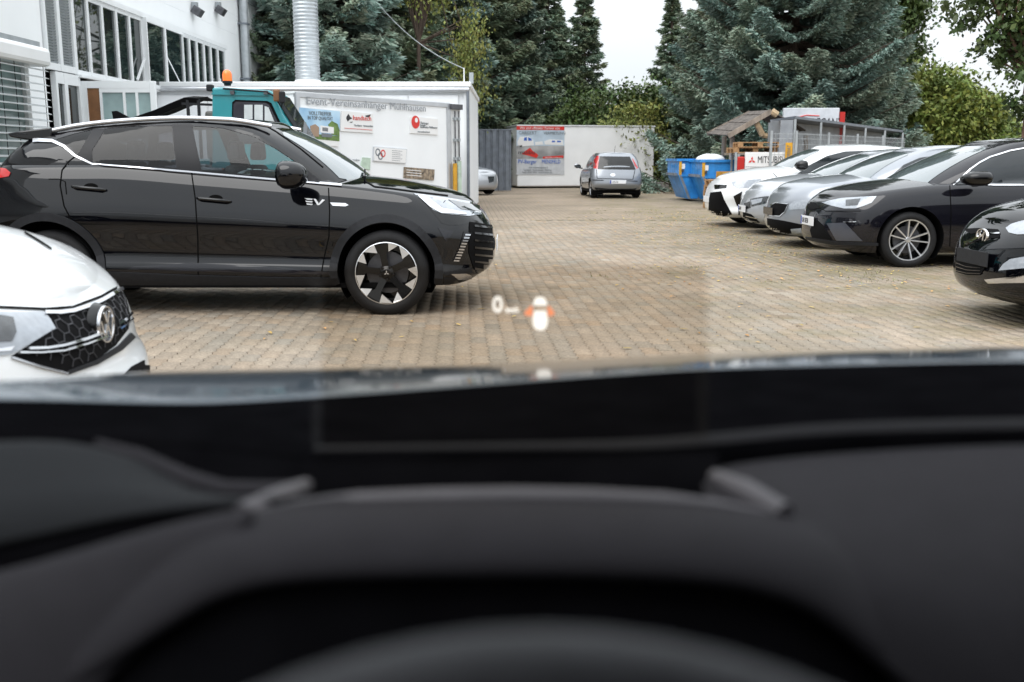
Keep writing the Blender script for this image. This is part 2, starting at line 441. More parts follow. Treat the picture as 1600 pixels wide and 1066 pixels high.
    def decal(s, poly, view, name, m, parent, off=.004, thick=.01, grid=.05, only=None, smooth=True):
        """a panel with the given outline laid on the body skin; view: 'L','R','F','B' or a basis (e1,e2,d)"""
        BA = {'L': ((1, 0, 0), (0, 0, 1), (0, -1, 0)), 'R': ((1, 0, 0), (0, 0, 1), (0, 1, 0)),
              'F': ((0, 1, 0), (0, 0, 1), (-1, 0, 0)), 'B': ((0, 1, 0), (0, 0, 1), (1, 0, 0)), 'T': ((1, 0, 0), (0, 1, 0), (0, 0, -1))}
        PX = view == 'px'
        if PX: inv = s.root_m.inverted(); eye = inv @ EYE; rot = inv.to_3x3(); e1 = e2 = None; d = None
        else: e1, e2, d = [Vector(q) for q in (BA[view] if isinstance(view, str) else view)]
        polys = poly if isinstance(poly[0][0], (list, tuple)) else [poly]
        bm = bmesh.new()
        for pl in polys:
            vs = [bm.verts.new((a, b, 0)) for a, b in pl]
            try: bm.faces.new(vs)
            except ValueError: continue
        bmesh.ops.triangulate(bm, faces=[f for f in bm.faces if len(f.verts) > 4])
        if bm.verts:
            xs = [v.co.x for v in bm.verts]; ys = [v.co.y for v in bm.verts]
            for ax, lo, hi in ((0, min(xs), max(xs)), (1, min(ys), max(ys))):
                n = int((hi - lo) / grid)
                for i in range(1, n + 1):
                    t = lo + (hi - lo) * i / (n + 1); co = Vector((t, 0, 0)) if ax == 0 else Vector((0, t, 0))
                    no = Vector((1, 0, 0)) if ax == 0 else Vector((0, 1, 0))
                    bmesh.ops.bisect_plane(bm, geom=bm.verts[:] + bm.edges[:] + bm.faces[:], plane_co=co, plane_no=no, dist=1e-5)
        bv = {None: None, 'body': s.bvh, 'cabin': s.gbvh}[only]
        nrm = {}; gone = []
        for v in bm.verts:
            if PX:
                o = eye; d = (rot @ ray(v.co.x, v.co.y)).normalized()
            else: o = e1 * v.co.x + e2 * v.co.y - d * 6
            if bv:
                h, n, i, dist = bv.ray_cast(o, d)
                hh = (h, n, dist) if h is not None else None
            else: hh = s.hit(o, d)
            if hh is None:
                if PX: gone.append(v)
                q = o + d * ((Vector((0, 0, .8)) - o).dot(d) - .6) if PX else e1 * v.co.x + e2 * v.co.y - d * .9
                near = (bv or s.bvh).find_nearest(q); hh = (near[0], near[1], 0)
            n = hh[1]
            if n.dot(d) > 0: n = -n
            dd = d.copy(); nrm[v] = n; v.co = hh[0] + n * off
        if gone: bmesh.ops.delete(bm, geom=gone, context='VERTS')
        bmesh.ops.recalc_face_normals(bm, faces=bm.faces)
        if bm.faces:
            bm.normal_update()
            tot = sum(f.normal.dot(dd) * f.calc_area() for f in bm.faces)
            if tot > 0: bmesh.ops.reverse_faces(bm, faces=bm.faces)
        if thick:
            be = [e for e in bm.edges if e.is_boundary]
            r = bmesh.ops.extrude_edge_only(bm, edges=be)
            nv = [v for v in r['geom'] if isinstance(v, bmesh.types.BMVert)]
            for v in nv:
                lk = [e.other_vert(v) for e in v.link_edges]; ns_ = [nrm[q] for q in lk if q in nrm]
                if ns_: v.co = v.co - ns_[0] * thick
        me = bpy.data.meshes.new(name); bm.to_mesh(me); bm.free()
        ob = link(name, me, m, parent, smooth)
        if smooth:
            try: me.set_sharp_from_angle(angle=R(35))
            except Exception: pass
        return ob
def strip(pts, w):
    """outline pieces of a thin line of width w along pts"""
    out = []
    for (a, b), (c, d) in zip(pts, pts[1:]):
        L = math.hypot(c - a, d - b) or 1e-6; nx, ny = -(d - b) / L * w / 2, (c - a) / L * w / 2
        out.append([(a + nx, b + ny), (a - nx, b - ny), (c - nx, d - ny), (c + nx, d + ny)])
    return out
def ribbon(pts, w0, w1=None):
    """one polygon: a band along pts whose width runs w0 -> w1"""
    w1 = w0 if w1 is None else w1; L = []; Rr = []
    for i, (a, b) in enumerate(pts):
        p = pts[max(i - 1, 0)]; q = pts[min(i + 1, len(pts) - 1)]; l = math.hypot(q[0] - p[0], q[1] - p[1]) or 1
        nx, ny = -(q[1] - p[1]) / l, (q[0] - p[0]) / l; t = i / max(1, len(pts) - 1); w_ = (w0 * (1 - t) + w1 * t) / 2
        L.append((a + nx * w_, b + ny * w_)); Rr.append((a - nx * w_, b - ny * w_))
    return [[L[i], Rr[i], Rr[i + 1], L[i + 1]] for i in range(len(pts) - 1)]
def arc_band(cx, cz, r0, r1, a0=-12, a1=192, n=28):
    P = []
    for i in range(n):
        a, b = R(a0 + (a1 - a0) * i / n), R(a0 + (a1 - a0) * (i + 1) / n)
        P.append([(cx + r0 * math.cos(a), cz + r0 * math.sin(a)), (cx + r1 * math.cos(a), cz + r1 * math.sin(a)),
                  (cx + r1 * math.cos(b), cz + r1 * math.sin(b)), (cx + r0 * math.cos(b), cz + r0 * math.sin(b))])
    return P
DIAM = [[(0, 0), (.5, .29), (0, 1.0 * .58 + .0), (-.5, .29)]]
def three_diamonds(size):
    """the three-diamond emblem as polygons"""
    out = []
    for k in range(3):
        a = R(90 + 120 * k); ax, ay = math.cos(a), math.sin(a); bx, by = -ay, ax
        pts = [(0, 0), (.5, .27), (1., 0), (.5, -.27)]
        out.append([((u * ax + v * bx) * size, (u * ay + v * by) * size) for u, v in pts])
    return out
_wheels = {}
def wheel_meshes(r, style, width=.21):
    key = (round(r, 3), style)
    if key in _wheels: return _wheels[key]
    w = width / 2; rr = r * .725
    # tyre: outer face at y=+w (outwards), axis y
    prof = [(rr, w - .02), (rr + .010, w - .004), (r * .83, w + .004), (r * .90, w - .002), (r * .965, w - .018), (r * .99, w - .035),
            (r - .001, w - .05), (r - .001, w - .075), (r - .010, w - .077), (r - .010, w - .085), (r, w - .087), (r, -.005), (r - .01, -.007), (r - .01, -w + .09), (r, -w + .088), (r * .985, -w + .03), (r * .9, -w), (rr, -w + .02)]
    t = MB().lathe(prof, 'y', n=56).mesh('tyre')
    b = MB()  # barrel + black back
    b.lathe([(rr + .004, w - .012), (rr - .008, w - .016), (rr - .012, w - .05), (rr - .03, -w + .03)], 'y', n=56)
    b.lathe([(rr - .03, -w + .04), (.0001, -w + .04)], 'y', n=40)
    disc = MB().lathe([(.0001, .0), (rr * .68, .0), (rr * .68, -.02), (.0001, -.02)], 'y', n=40)
    spokes = MB(); silver = MB()
    if style == 'facet':
        for k in range(5):
            a0 = R(90 + 72 * k - 6)
            def pt(rad, da, y): a = a0 + R(da); return (rad * math.cos(a), y, rad * math.sin(a))
            # black spoke, wide at the rim
            for (q0, q1) in (((.045, -38, .045, 38), (rr - .005, -15, rr - .005, 16)),):
                A = [pt(.05, -34, w - .045), pt(.05, 34, w - .045), pt(rr * .62, 10, w - .028), pt(rr - .006, 19, w - .014), pt(rr - .006, -13, w - .014), pt(rr * .62, -9, w - .028)]
                B = [(x, y - .03, z) for x, y, z in A]; n = len(A)
                spokes.add(A + B, [tuple(range(n))] + [(i, (i + 1) % n, n + (i + 1) % n, n + i) for i in range(n)])
            # machined facets along the rim
            for (r0, da, r1, db, r2, dc, r3, dd) in ((rr - .004, 15, rr - .004, 33, rr * .95, 33, rr * .70, 17), (rr - .004, -36, rr - .004, -12, rr * .70, -13, rr * .92, -33)):
                A = [pt(r0, da, w - .008), pt(r1, db, w - .008), pt(r2, dc, w - .012), pt(r3, dd, w - .02)]
                B = [(x, y - .02, z) for x, y, z in A]
                silver.add(A + B, [(0, 1, 2, 3), (0, 4, 5, 1), (1, 5, 6, 2), (2, 6, 7, 3), (3, 7, 4, 0)])
        silver.lathe([(rr + .002, w - .010), (rr - .005, w - .008)], 'y', n=56)
        spokes.lathe([(.0001, w - .03), (.03, w - .032), (.06, w - .045), (.062, w - .08)], 'y', n=24)
        for k in range(3):
            a = R(90 + 120 * k); ax, az = math.cos(a), math.sin(a); silver.add([(u * ax - v * az, w - .027, u * az + v * ax) for u, v in ((0, 0), (.011, .006), (.022, 0), (.011, -.006))], [(0, 1, 2, 3)])
        for k in range(5):
            a = R(54 + 72 * k); spokes.lathe([(.0001, w - .03), (.012, w - .031), (.013, w - .06)], 'y', c=(.055 * math.cos(a), 0, .055 * math.sin(a)), n=8)
    else:
        ns = {'ten': 10, 'five': 5, 'seven': 7}[style]
        for k in range(ns):
            off = (11 if k % 2 else -11) if style == 'ten' else 0
            a0 = R(90 + 360 / ns * k + off * .6); a1 = R(90 + 360 / ns * k - off * .35)
            wd = .016 if style == 'ten' else .04
            A = []
            for rad, a, y, ww in ((.03, a0 * .5 + a1 * .5, w - .05, wd * .9), (rr - .004, a1, w - .016, wd * (1 if style == 'ten' else 1.3))):
                cx, cz = rad * math.cos(a), rad * math.sin(a); px, pz = -math.sin(a) * ww / 2, math.cos(a) * ww / 2
                A += [(cx + px, y, cz + pz), (cx - px, y, cz - pz)]
            B = [(x, y - .035, z) for x, y, z in A]
            silver.add(A + B, [(0, 1, 3, 2), (0, 4, 5, 1), (1, 5, 7, 3), (3, 7, 6, 2), (2, 6, 4, 0)])
        silver.lathe([(.0001, w - .035), (.028, w - .037), (.035, w - .06)], 'y', n=24)
        silver.lathe([(rr + .003, w - .010), (rr - .010, w - .012), (rr - .011, w - .03)], 'y', n=56)
    _wheels[key] = (t, b.mesh('rim'), spokes.mesh('spoke_star') if spokes.v else None, silver.mesh('rim_face'), disc.mesh('brake_disc'))
    return _wheels[key]
def add_wheel(parent, x, y, r, style, steer=0., sub=True):
    t, b, sp, si, di = wheel_meshes(r, style)
    o = link('wheel', t, 'rubber', parent, True); s = 1 if y > 0 else -1
    o.location = (x, y - s * .105, r); o.rotation_euler = (0, random.uniform(0, .2) if style != 'facet' else R(4), steer + (0 if s > 0 else math.pi))
    link('rim', b, 'black_gloss', o, True)
    if sp: link('spoke_star', sp, 'black_gloss', o)
    link('rim_face', si, 'machined', o); link('brake_disc', di, 'brake', o)
    return o
def mirror(parent, x, y, z, m, s, sc_=1., kx=1., kz=1.):
    mm = MB(); L = .115 * sc_; 
    bm = bmesh.new(); bmesh.ops.create_uvsphere(bm, u_segments=24, v_segments=14, radius=1)
    for v in bm.verts:
        c = v.co; c.x = math.copysign(abs(c.x) ** .75, c.x); c.y = math.copysign(abs(c.y) ** .8, c.y); c.z = math.copysign(abs(c.z) ** .85, c.z)
        taper = 1 - .18 * (c.y * s < 0)
        v.co = Vector((c.x * .085 * sc_ * kx * (1 if c.x > 0 else .55), c.y * .125 * sc_, c.z * .078 * sc_ * kz * taper + .015 * c.y * s))
    me = bpy.data.meshes.new('wing_mirror'); bm.to_mesh(me); bm.free()
    o = link('wing_mirror', me, m, parent, True); o.location = (x, y + s * .13, z)
    b = MB().bar((0, -s * .04, -.05), (-.02, -s * .17, -.075), .07, .045).build('mirror_foot', 'black_gloss', o, bevel=.01)
    g = MB(); g.lathe([(.0001, 0), (1, 0)], 'x', n=20); me = g.mesh('mirror_glass')
    for v in me.vertices: v.co = (v.co.x - .05 * sc_, v.co.y * .105 * sc_, v.co.z * .062 * sc_)
    link('mirror_glass', me, 'glass_dark', o)
    return o
def plate(body, parent, z, m='plate_white', front=True, letters='', dy=0., w=.52, xoff=.012):
    f = 1 if front else -1
    x = body.hit((f * 6, dy, z), (-f, 0, 0))[0].x + f * xoff
    pl = MB().box(x, x + f * .008, dy - w / 2, dy + w / 2, z - .055, z + .055).build('number_plate', m, parent, bevel=.003)
    if letters:
        label_text(letters, .085, 'print_black', pl, (x + f * .0095, dy - f * w * .38, z - .03), (R(90), 0, R(90 * f)), name='plate_lettering', sx=.8)
        a, b = sorted((dy - f * (w / 2 - .004), dy - f * (w / 2 - .045)))
        MB().box(x, x + f * .0095, a, b, z - .05, z + .05).build('plate_band', 'plate_blue', pl)
    return pl
def start_car(name, label, cat, P, loc, rz, paint, arches, group=None, windows=None):
    root = empty(name, loc, rz, label, cat, group)
    B = Body(P); B.root_m = Matrix.Translation(Vector(loc)) @ Matrix.Rotation(rz, 4, 'Z')
    full = B.bm.copy()
    B.cut_arches(arches)
    if windows: B.win = [B.px_to_xz(w_) for w_ in windows]; B.cut_windows(B.win)
    B.finish('body', paint, root)
    zb0 = float(B.zb(-1.2))
    u = MB().box(P['RX'][0][1] + .12, P['FX'][0][1] - .34, -.60, .60, zb0 - .03, zb0 + .10)
    x0, x1 = P['RX'][0][1] + .3, P['FX'][0][1] - .3
    xs = sorted([a[0] for a in arches])
    u.box(xs[0] + arches[1][2] - .0, xs[1] - arches[0][2], -.80, .80, zb0 + .002, zb0 + .12)
    u.build('underbody', 'trim_dark', root)
    for (cx, cz, r) in arches:
        for sg in (1, -1):
            m = MB(); n = 26; rr = r + .004
            for i in range(n + 1):
                a = R(-35 + 250 * i / n)
                for y in (.42, .70, .85):
                    hh = B.bvh.ray_cast(Vector((cx + rr * math.cos(a), sg * 3, max(cz + rr * math.sin(a), zb0 + .01))), Vector((0, -sg, 0)))[0]
                    yy = y if y < .8 else (abs(hh.y) - .006 if hh else .8)
                    m.v.append((cx + rr * math.cos(a), sg * yy, cz + rr * math.sin(a)))
            for i in range(n):
                for k in range(2):
                    a = i * 3 + k; m.f.append((a, a + 1, a + 4, a + 3))
            m.f.append(tuple(i * 3 for i in range(n + 1)))
            m.build('wheel_arch_liner', 'trim_dark', root, True)
    return root, B
def cx_(pts): return pts
def ellipse(cx, cy, a, b, rot=0., n=20):
    return [(cx + a * math.cos(t) * math.cos(rot) - b * math.sin(t) * math.sin(rot), cy + a * math.cos(t) * math.sin(rot) + b * math.sin(t) * math.cos(rot)) for t in [2 * math.pi * i / n for i in range(n)]]

SUV = dict(zb=[(.85, .27), (.5, .23), (0, .235), (-2.9, .25), (-3.45, .36)],
    zs=[(.85, .74), (.76, .83), (.6, .885), (.24, .965), (-.345, 1.04), (-.83, 1.086), (-1.59, 1.15), (-2.32, 1.20), (-3.0, 1.20), (-3.45, 1.10)],
    W=[(.85, .85), (.4, .89), (-.5, .885), (-1.5, .88), (-2.6, .90), (-3.45, .84)],
    FX=[(0, .70), (.12, .82), (.3, .86), (.5, .865), (.7, .855), (.85, .82), (.95, .75), (1, .68)],
    RX=[(0, -3.30), (.2, -3.43), (.5, -3.45), (.8, -3.40), (1, -3.26)],
    cf=.62, cr=.45, nf=2.7, nr=3.2, crown=[(.7, .045), (.45, .07), (.0, .085), (-.3, .08), (-1, .05), (-3.3, .04)],
    zr=[(-.7, 1.47), (-.98, 1.515), (-1.3, 1.545), (-1.7, 1.555), (-2.2, 1.53), (-2.7, 1.47), (-3.1, 1.40)],
    gh=dict(bf=-.20, br=-3.30, tf=-.92, tr=-2.98, gbw=[(-.2, .77), (-1, .79), (-2.5, .78), (-3.3, .70)], gtw=[(-.9, .56), (-1.6, .60), (-2.4, .58), (-3, .53)], cfb=.42, cft=.28, rcrown=.045))
SUV['SY'] = [(0, .90), (.06, .955), (.14, .987), (.27, .952), (.38, .966), (.50, .993), (.60, 1.0), (.66, .990), (.76, .966), (.86, .940), (.94, .916), (1, .885)]

# ---- the black crossover on the left, broadside to the camera
YS = 7.93
ax_w = at(603, 428, YS)
loc = (ax_w.x, YS + .88, 0); RW = .345
ARCH = [(0, RW, .405), (-2.70, RW, .405)]
W_Q = [(88, 217), (115, 209), (146, 202), (131, 227), (121, 242), (108, 229)]
W_R = [(165, 201), (210, 197), (269, 196), (276, 263), (145, 254), (144, 236)]
W_F = [(300, 197), (348, 200), (395, 213), (432, 234), (462, 254), (470, 262), (470, 280), (440, 279), (316, 270)]
suv, B = start_car('black_crossover', 'glossy black crossover car parked broadside with chrome window line, silver roof rail and two-tone wheels', 'car', SUV, loc, 0., 'black_paint', [(0, RW + .015, .40), (-2.70, RW + .03, .41)], windows=[W_Q, W_R, W_F])
for x in (0, -2.70):
    for s_ in (1, -1): add_wheel(suv, x, s_ * .87, RW, 'facet')
D = lambda poly, name, m, off=.004, thick=.008, only=None, smooth=True: B.decal(poly, 'px', name, m, suv, off, thick, 9, only, smooth)
D(strip([(88, 216), (115, 207.5), (146, 200.5), (165, 199.5), (210, 195.5), (290, 194.5), (348, 198.5), (396, 211), (434, 232), (464, 252), (480, 264), (500, 281), (528, 289)], 4.5), 'window_surround', 'black_gloss', .004, .006)
D([(146, 201), (166, 200), (144, 236), (145, 257), (120, 244), (131, 227)], 'pillar_trim', 'pillar_black', .004, .006)
D([(269, 195), (300, 195), (316, 270), (276, 265)], 'pillar_trim', 'pillar_black', .004, .006)
D([(470, 260), (480, 266), (500, 282), (525, 290), (470, 284)], 'mirror_base', 'pillar_black', .004, .006)
for nm, pl, g_m in (('window_quarter', W_Q, 'tinted_glass'), ('window_rear', W_R, 'tinted_glass'), ('window_front', W_F, 'clear_glass')):
    D(pl, nm, g_m, .002, 0, 'cabin')
for nm, pl, g_m in zip(('window_quarter', 'window_rear', 'window_front'), B.win, ('tinted_glass', 'tinted_glass', 'clear_glass')):
    B.decal(pl, 'L', nm, g_m, suv, .002, 0, .08, 'cabin')
for x, rec in ((-1.28, .16), (-2.12, .14)):
    for y in (-.36, .36):
        sb_ = MB().prism([(x, .7), (x + .14, .7), (x + .02, 1.20), (x - .07, 1.20)], y - .22, y + .22).build('seat_back', 'upholstery', suv, bevel=.04)
        MB().prism([(x - .07, 1.24), (x + .04, 1.24), (x + .03, 1.40), (x - .05, 1.40)], y - .12, y + .12).build('headrest', 'upholstery', sb_, bevel=.03)
MB().lathe([(.165, -.01), (.18, 0), (.165, .01)], 'x', c=(0, 0, 0), n=28, close=True).build('steering_wheel', 'trim', suv, True)
q_ = [o for o in suv.children if o.name.startswith('steering_wheel')][-1]; q_.location = (-.62, .36, 1.10); q_.rotation_euler = (0, R(-25), 0)
D(ribbon([(35, 222), (60, 220), (82, 221), (100, 229), (118, 244), (145, 256.5)], 6, 2.6), 'chrome_strip', 'satin_chrome', .010, .012)
D(ribbon([(145, 256.5), (290, 268), (440, 281.5), (500, 287), (534, 290)], 2.6, 2.4), 'chrome_strip', 'satin_chrome', .010, .012)
for pts, wd in (([(284, 195), (290, 230), (299, 268), (305, 310), (309, 370), (310, 446)], 1.8), ([(513, 287), (515, 330), (514, 370), (506, 405), (500, 440)], 1.8),
                ([(120, 243), (108, 252), (97, 266), (94, 290), (100, 322), (112, 345)], 1.8), ([(400, 189), (430, 205), (470, 233), (505, 262)], 1.6),
                ([(60, 218), (80, 207), (100, 190)], 1.6), ([(566, 273), (572, 284), (585, 292), (612, 295), (650, 300), (700, 306)], 2.),
                ([(76, 280), (92, 280), (102, 284), (104, 304)], 1.3)):
    D(strip(pts, wd), 'panel_gap', 'seam', .0035, 0)
# lower cladding and arch bands in grained plastic
D([(160, 424), (310, 430), (430, 433), (528, 434), (524, 452), (300, 452), (160, 446)], 'sill_cladding', 'trim', .008, .02)
def world_arc(cx, cz, r0, r1, a0, a1, n=26): return arc_band(cx, cz, r0, r1, a0, a1, n)
for cx, cz in ((0, RW + .015), (-2.70, RW + .03)):
    B.decal(arc_band(cx, cz, .392, .455, -14, 194), 'R', 'arch_trim', 'trim', suv, .014, .035, .3, 'body')
    B.decal(arc_band(cx, cz, .392, .455, -14, 194), 'L', 'arch_trim', 'trim', suv, .014, .035, .3, 'body')
D([(205, 417), (300, 411), (420, 417), (515, 425), (515, 429), (300, 424), (200, 421)], 'sill_moulding', 'graphite_paint', .006, .012)
# handles
for (hx, hy) in ((140, 294), (335, 312)):
    h = B.bvh.ray_cast(B.root_m.inverted() @ EYE, (B.root_m.inverted().to_3x3() @ ray(hx, hy)).normalized())[0]
    D(ellipse(hx + 2, hy - 2, 11, 5.5), 'handle_recess', 'seam', .003, 0)
    MB().tube([(h.x - .13, h.y - .012, h.z + .012), (h.x - .11, h.y - .035, h.z + .01), (h.x + .09, h.y - .04, h.z - .008), (h.x + .13, h.y - .012, h.z - .014)], [.012, .014, .014, .010], 10).build('door_handle', 'black_gloss', suv, True)
# mirror
h = B.hit(B.root_m.inverted() @ EYE, (B.root_m.inverted().to_3x3() @ ray(488, 284)).normalized())[0]
mirror(suv, h.x - .13, -.93 + .13 * 0 , h.z + .055, 'black_paint', -1, 1.32, 1.35, 1.05)
# headlight, running-light blade, grille side, badge, chrome fender bar
D([(646, 303), (700, 310), (745, 317), (768, 324), (769, 333), (752, 335), (732, 338), (690, 334), (676, 328), (668, 318)], 'headlight', 'lens', .006, .012)
D([(700, 313), (765, 325), (763, 332), (720, 328)], 'headlight_projector', 'lens_dark', .009, .004)
D([(651, 305), (664, 307), (690, 326), (726, 333), (728, 336), (688, 333), (672, 324)], 'daytime_lamp', 'chrome', .011, .004)
D([(668, 322), (690, 336), (732, 341), (768, 336), (769, 345), (758, 350), (735, 349), (716, 352), (708, 345), (700, 352), (690, 349)], 'bumper_insert', 'black_gloss', .003, .006)
D([(733, 347), (768, 352), (770, 378), (768, 430), (740, 420), (732, 395)], 'grille', 'trim_dark', .007, .006)
for k in range(7):
    y = 352 + k * 11; D([(740, y), (768, y + 3), (768, y + 6), (740, y + 3)], 'grille_bar', 'black_gloss', .014, .01)
D([(724, 362), (736, 364), (727, 388), (722, 410), (713, 409), (718, 385)], 'lamp_blade', 'black_gloss', .006, .01)
for k in range(10):
    y = 366 + k * 4.4; x = 734 - k * 1.9
    D([(x - 8, y), (x, y + .6), (x - .8, y + 2.8), (x - 8.8, y + 2.2)], 'lamp_rib', 'satin_chrome', .013, .006)
D([(684, 356), (708, 362), (697, 378)], 'bumper_facet', 'graphite_paint', .008, .008)
D([(704, 428), (728, 427), (752, 434), (716, 436)], 'bumper_blade', 'satin_chrome', .010, .008)
D([(694, 425), (735, 418), (770, 430), (766, 441), (692, 453)], 'front_lip', 'trim', .006, .02)
D([(516, 317), (540, 318), (545, 321), (540, 323), (520, 322)], 'fender_bar', 'chrome', .010, .006)
for poly in ([(476, 310), (489, 311), (488, 313), (480, 312.5)], [(477, 314), (489, 315), (488, 317), (479, 316.5)], [(479, 318), (489, 319), (488, 321), (480, 320.5)], [(490, 311), (494, 311.5), (498, 318), (496, 321)], [(504, 312), (508, 313), (499, 321), (496, 321)]):
    D(poly, 'badge_stroke', 'plate_white', .009, .004)
D([(-6, 262), (10, 264), (17, 270), (14, 276), (-6, 280)], 'tail_lamp', 'lamp_red', .008, .01)
# roof rail, spoiler, fin, wipers, windscreen
for sg in (1, -1):
    pts = []
    for i in range(25):
        t = i / 24; x = -2.86 + t * 1.92; z = float(B.zr(x)); y = .59 if x > -2 else .59 - .03 * (-2 - x)
        y = y - (.035 if x > -1.2 else 0) * ((x + 1.2) / .4 if x > -1.2 else 0)
        pts.append((x, sg * y, z + .018 * min(1, 6 * t, 6 * (1 - t)) + .002))
    MB().tube(pts, .020, 10).build('roof_rail', 'satin_chrome', suv, True)
sp = MB(); 
prof = [(-2.72, 1.50), (-2.95, 1.475), (-3.08, 1.455), (-3.06, 1.425), (-2.9, 1.40), (-2.72, 1.42)]
sp.prism(prof, -.60, .60).build('spoiler', 'black_paint', suv, True, .01)
fin = MB(); fin.prism([(-2.28, 1.59), (-2.44, 1.585), (-2.45, 1.655), (-2.41, 1.66)], -.015, .015).build('shark_fin', 'trim_dark', suv)
def windscreen(B, parent, g, m='windscreen_glass', yb=.66, yt=.50, t0=.05, t1=.93):
    b = Vector((g['bf'], 0, B.G[0][0][2])); t = Vector((g['tf'], 0, B.G[-1][0][2])); e2 = (t - b).normalized(); d = -Vector((e2.z, 0, -e2.x)); L = (t - b).length; k = b.dot(e2)
    p = [(-yb, k + L * (t0 + .02)), (-yb * .5, k + L * (t0 - .01)), (0, k + L * (t0 - .02)), (yb * .5, k + L * (t0 - .01)), (yb, k + L * (t0 + .02)), (yt + .02, k + L * (t1 - .04)), (yt - .03, k + L * t1), (-yt + .03, k + L * t1), (-yt - .02, k + L * (t1 - .04))]
    return B.decal(p, ((0, 1, 0), e2, d), 'windscreen', m, parent, .005, .006, .08, 'cabin')
windscreen(B, suv, SUV['gh'], yb=.64, yt=.50)
for (a, b_) in (((-.20, -.52, 1.10), (-.26, -.1, 1.155)),):
    MB().bar(a, b_, .012, .02).build('wiper', 'trim_dark', suv)
plate(B, suv, .52, 'plate_white', True, '')
MB().box(-3.0, .35, -.80, .80, .22, .26).build('floor_pan', 'trim_dark', suv)

# ---- white car, lower left, close by
VW = dict(zb=[(.85, .26), (.5, .22), (0, .22), (-2.9, .24), (-3.4, .3)],
    zs=[(.9, .66), (.80, .745), (.6, .84), (.3, .93), (-.2, 1.01), (-.6, 1.03), (-1.6, 1.02), (-3.0, 1.05), (-3.4, 1.0)],
    W=[(.9, .82), (.4, .87), (-.5, .88), (-2.6, .88), (-3.4, .82)],
    FX=[(0, .76), (.14, .86), (.36, .905), (.50, .895), (.60, .865), (.8, .845), (.9, .825), (.96, .79), (1, .74)],
    RX=[(0, -3.2), (.3, -3.3), (1, -3.2)], cf=.70, cr=.45, nf=2.35, nr=3.2,
    crown=[(.8, .06), (.6, .075), (.3, .08), (-.3, .07), (-1, .05), (-3.2, .04)], cz_pow=2.4,
    zr=[(-.7, 1.42), (-1.3, 1.49), (-1.9, 1.49), (-2.6, 1.45), (-3.0, 1.40)],
    gh=dict(bf=-.12, br=-3.15, tf=-.9, tr=-2.9, gbw=[(-.2, .76), (-1, .78), (-3.2, .72)], gtw=[(-.9, .56), (-1.6, .59), (-3, .55)], cfb=.42, cft=.28))
VW['SY'] = [(0, .90), (.08, .955), (.25, .985), (.5, 1.), (.68, 1.0), (.8, .985), (.9, .955), (.96, .93), (1, .90)]
vx = -1.43 - .86
vw, B = start_car('white_car', 'white car nosing in at the lower left with black honeycomb grille and round badge', 'car', VW, (vx, 3.47, 0), 0., 'white_paint', [(0, .34, .39), (-2.55, .34, .39)])
for x in (0, -2.55):
    for s_ in (1, -1): add_wheel(vw, x, s_ * .86, .33, 'five')
Dv = lambda poly, name, m, off=.004, thick=.008, only='body', smooth=True: B.decal(poly, 'px', name, m, vw, off, thick, 9, only, smooth)
GR = [(70, 490), (113, 487), (158, 470), (187, 454), (194, 460), (200, 480), (202, 495), (200, 514), (180, 540), (146, 565), (104, 582), (60, 571), (17, 557), (50, 536), (85, 514)]
Dv(GR, 'grille', 'trim_dark', .003, .01)
Dv(strip([(-60, 480), (0, 481), (70, 484), (113, 481), (158, 464), (190, 446)], 4), 'bonnet_gap', 'seam', .004, 0)
def inside(p, poly):
    x, y = p; c = False; n = len(poly)
    for i in range(n):
        a, b = poly[i], poly[(i + 1) % n]
        if (a[1] > y) != (b[1] > y) and x < (b[0] - a[0]) * (y - a[1]) / (b[1] - a[1]) + a[0]: c = not c
    return c
# honeycomb: cells laid out on the front of the car (y,z plane), each edge a raised rib
hx = 0
ins = GR; invm = B.root_m.inverted(); rotm = invm.to_3x3()
def to_px(p):
    q = B.root_m @ Vector(p); d = q - EYE; f = d.y * math.cos(PITCH) - d.z * math.sin(PITCH); u = d.y * math.sin(PITCH) + d.z * math.cos(PITCH)
    return 800 + FPX * d.x / f, 533 - FPX * u / f
s_h = .031; ribs = []
for i in range(-18, 19):
    for j in range(-10, 11):
        cy = i * s_h * 1.5; cz = .64 + j * s_h * math.sqrt(3) * .8 + (s_h * math.sqrt(3) / 2 * .8 if i % 2 else 0)
        h = B.bvh.ray_cast(Vector((3, cy, cz)), Vector((-1, 0, 0)))[0]
        if h is None or not inside(to_px(h), GR): continue
        cs = [(cy + s_h * math.cos(R(60 * k)), cz + s_h * .8 * math.sin(R(60 * k))) for k in range(6)]
        for k in range(3):
            pa, pb = [to_px((h.x, *c_)) for c_ in (cs[k], cs[(k + 1) % 6])]
            if inside(pa, GR) and inside(pb, GR): ribs += strip([cs[k], cs[(k + 1) % 6]], .0024)
B.decal(ribs, 'F', 'honeycomb', 'steel_dark', vw, .006, .003, .5, 'body')['kind'] = 'stuff'
Dv(ribbon([(68, 491), (90, 491), (113, 488), (140, 479), (158, 471), (175, 461), (189, 452)], 5, 5), 'chrome_bar', 'chrome', .012, .012)
Dv(ribbon([(40, 546), (70, 545), (95, 541), (130, 531), (162, 519)], 4, 3.5), 'chrome_bar', 'chrome', .018, .012)
Dv(ribbon([(26, 552), (60, 552), (95, 549), (130, 539), (162, 527)], 2.6, 2.6), 'chrome_bar', 'chrome', .018, .012)
Dv(ribbon([(180, 508), (192, 500), (201, 490)], 3.5, 3.5), 'chrome_bar', 'chrome', .018, .012)
Dv(ribbon([(182, 515), (193, 508), (202, 499)], 2.6, 2.6), 'chrome_bar', 'chrome', .018, .012)
Dv(ribbon([(17, 559), (60, 573), (104, 584)], 3, 3), 'grille_frame', 'satin_chrome', .008, .008)
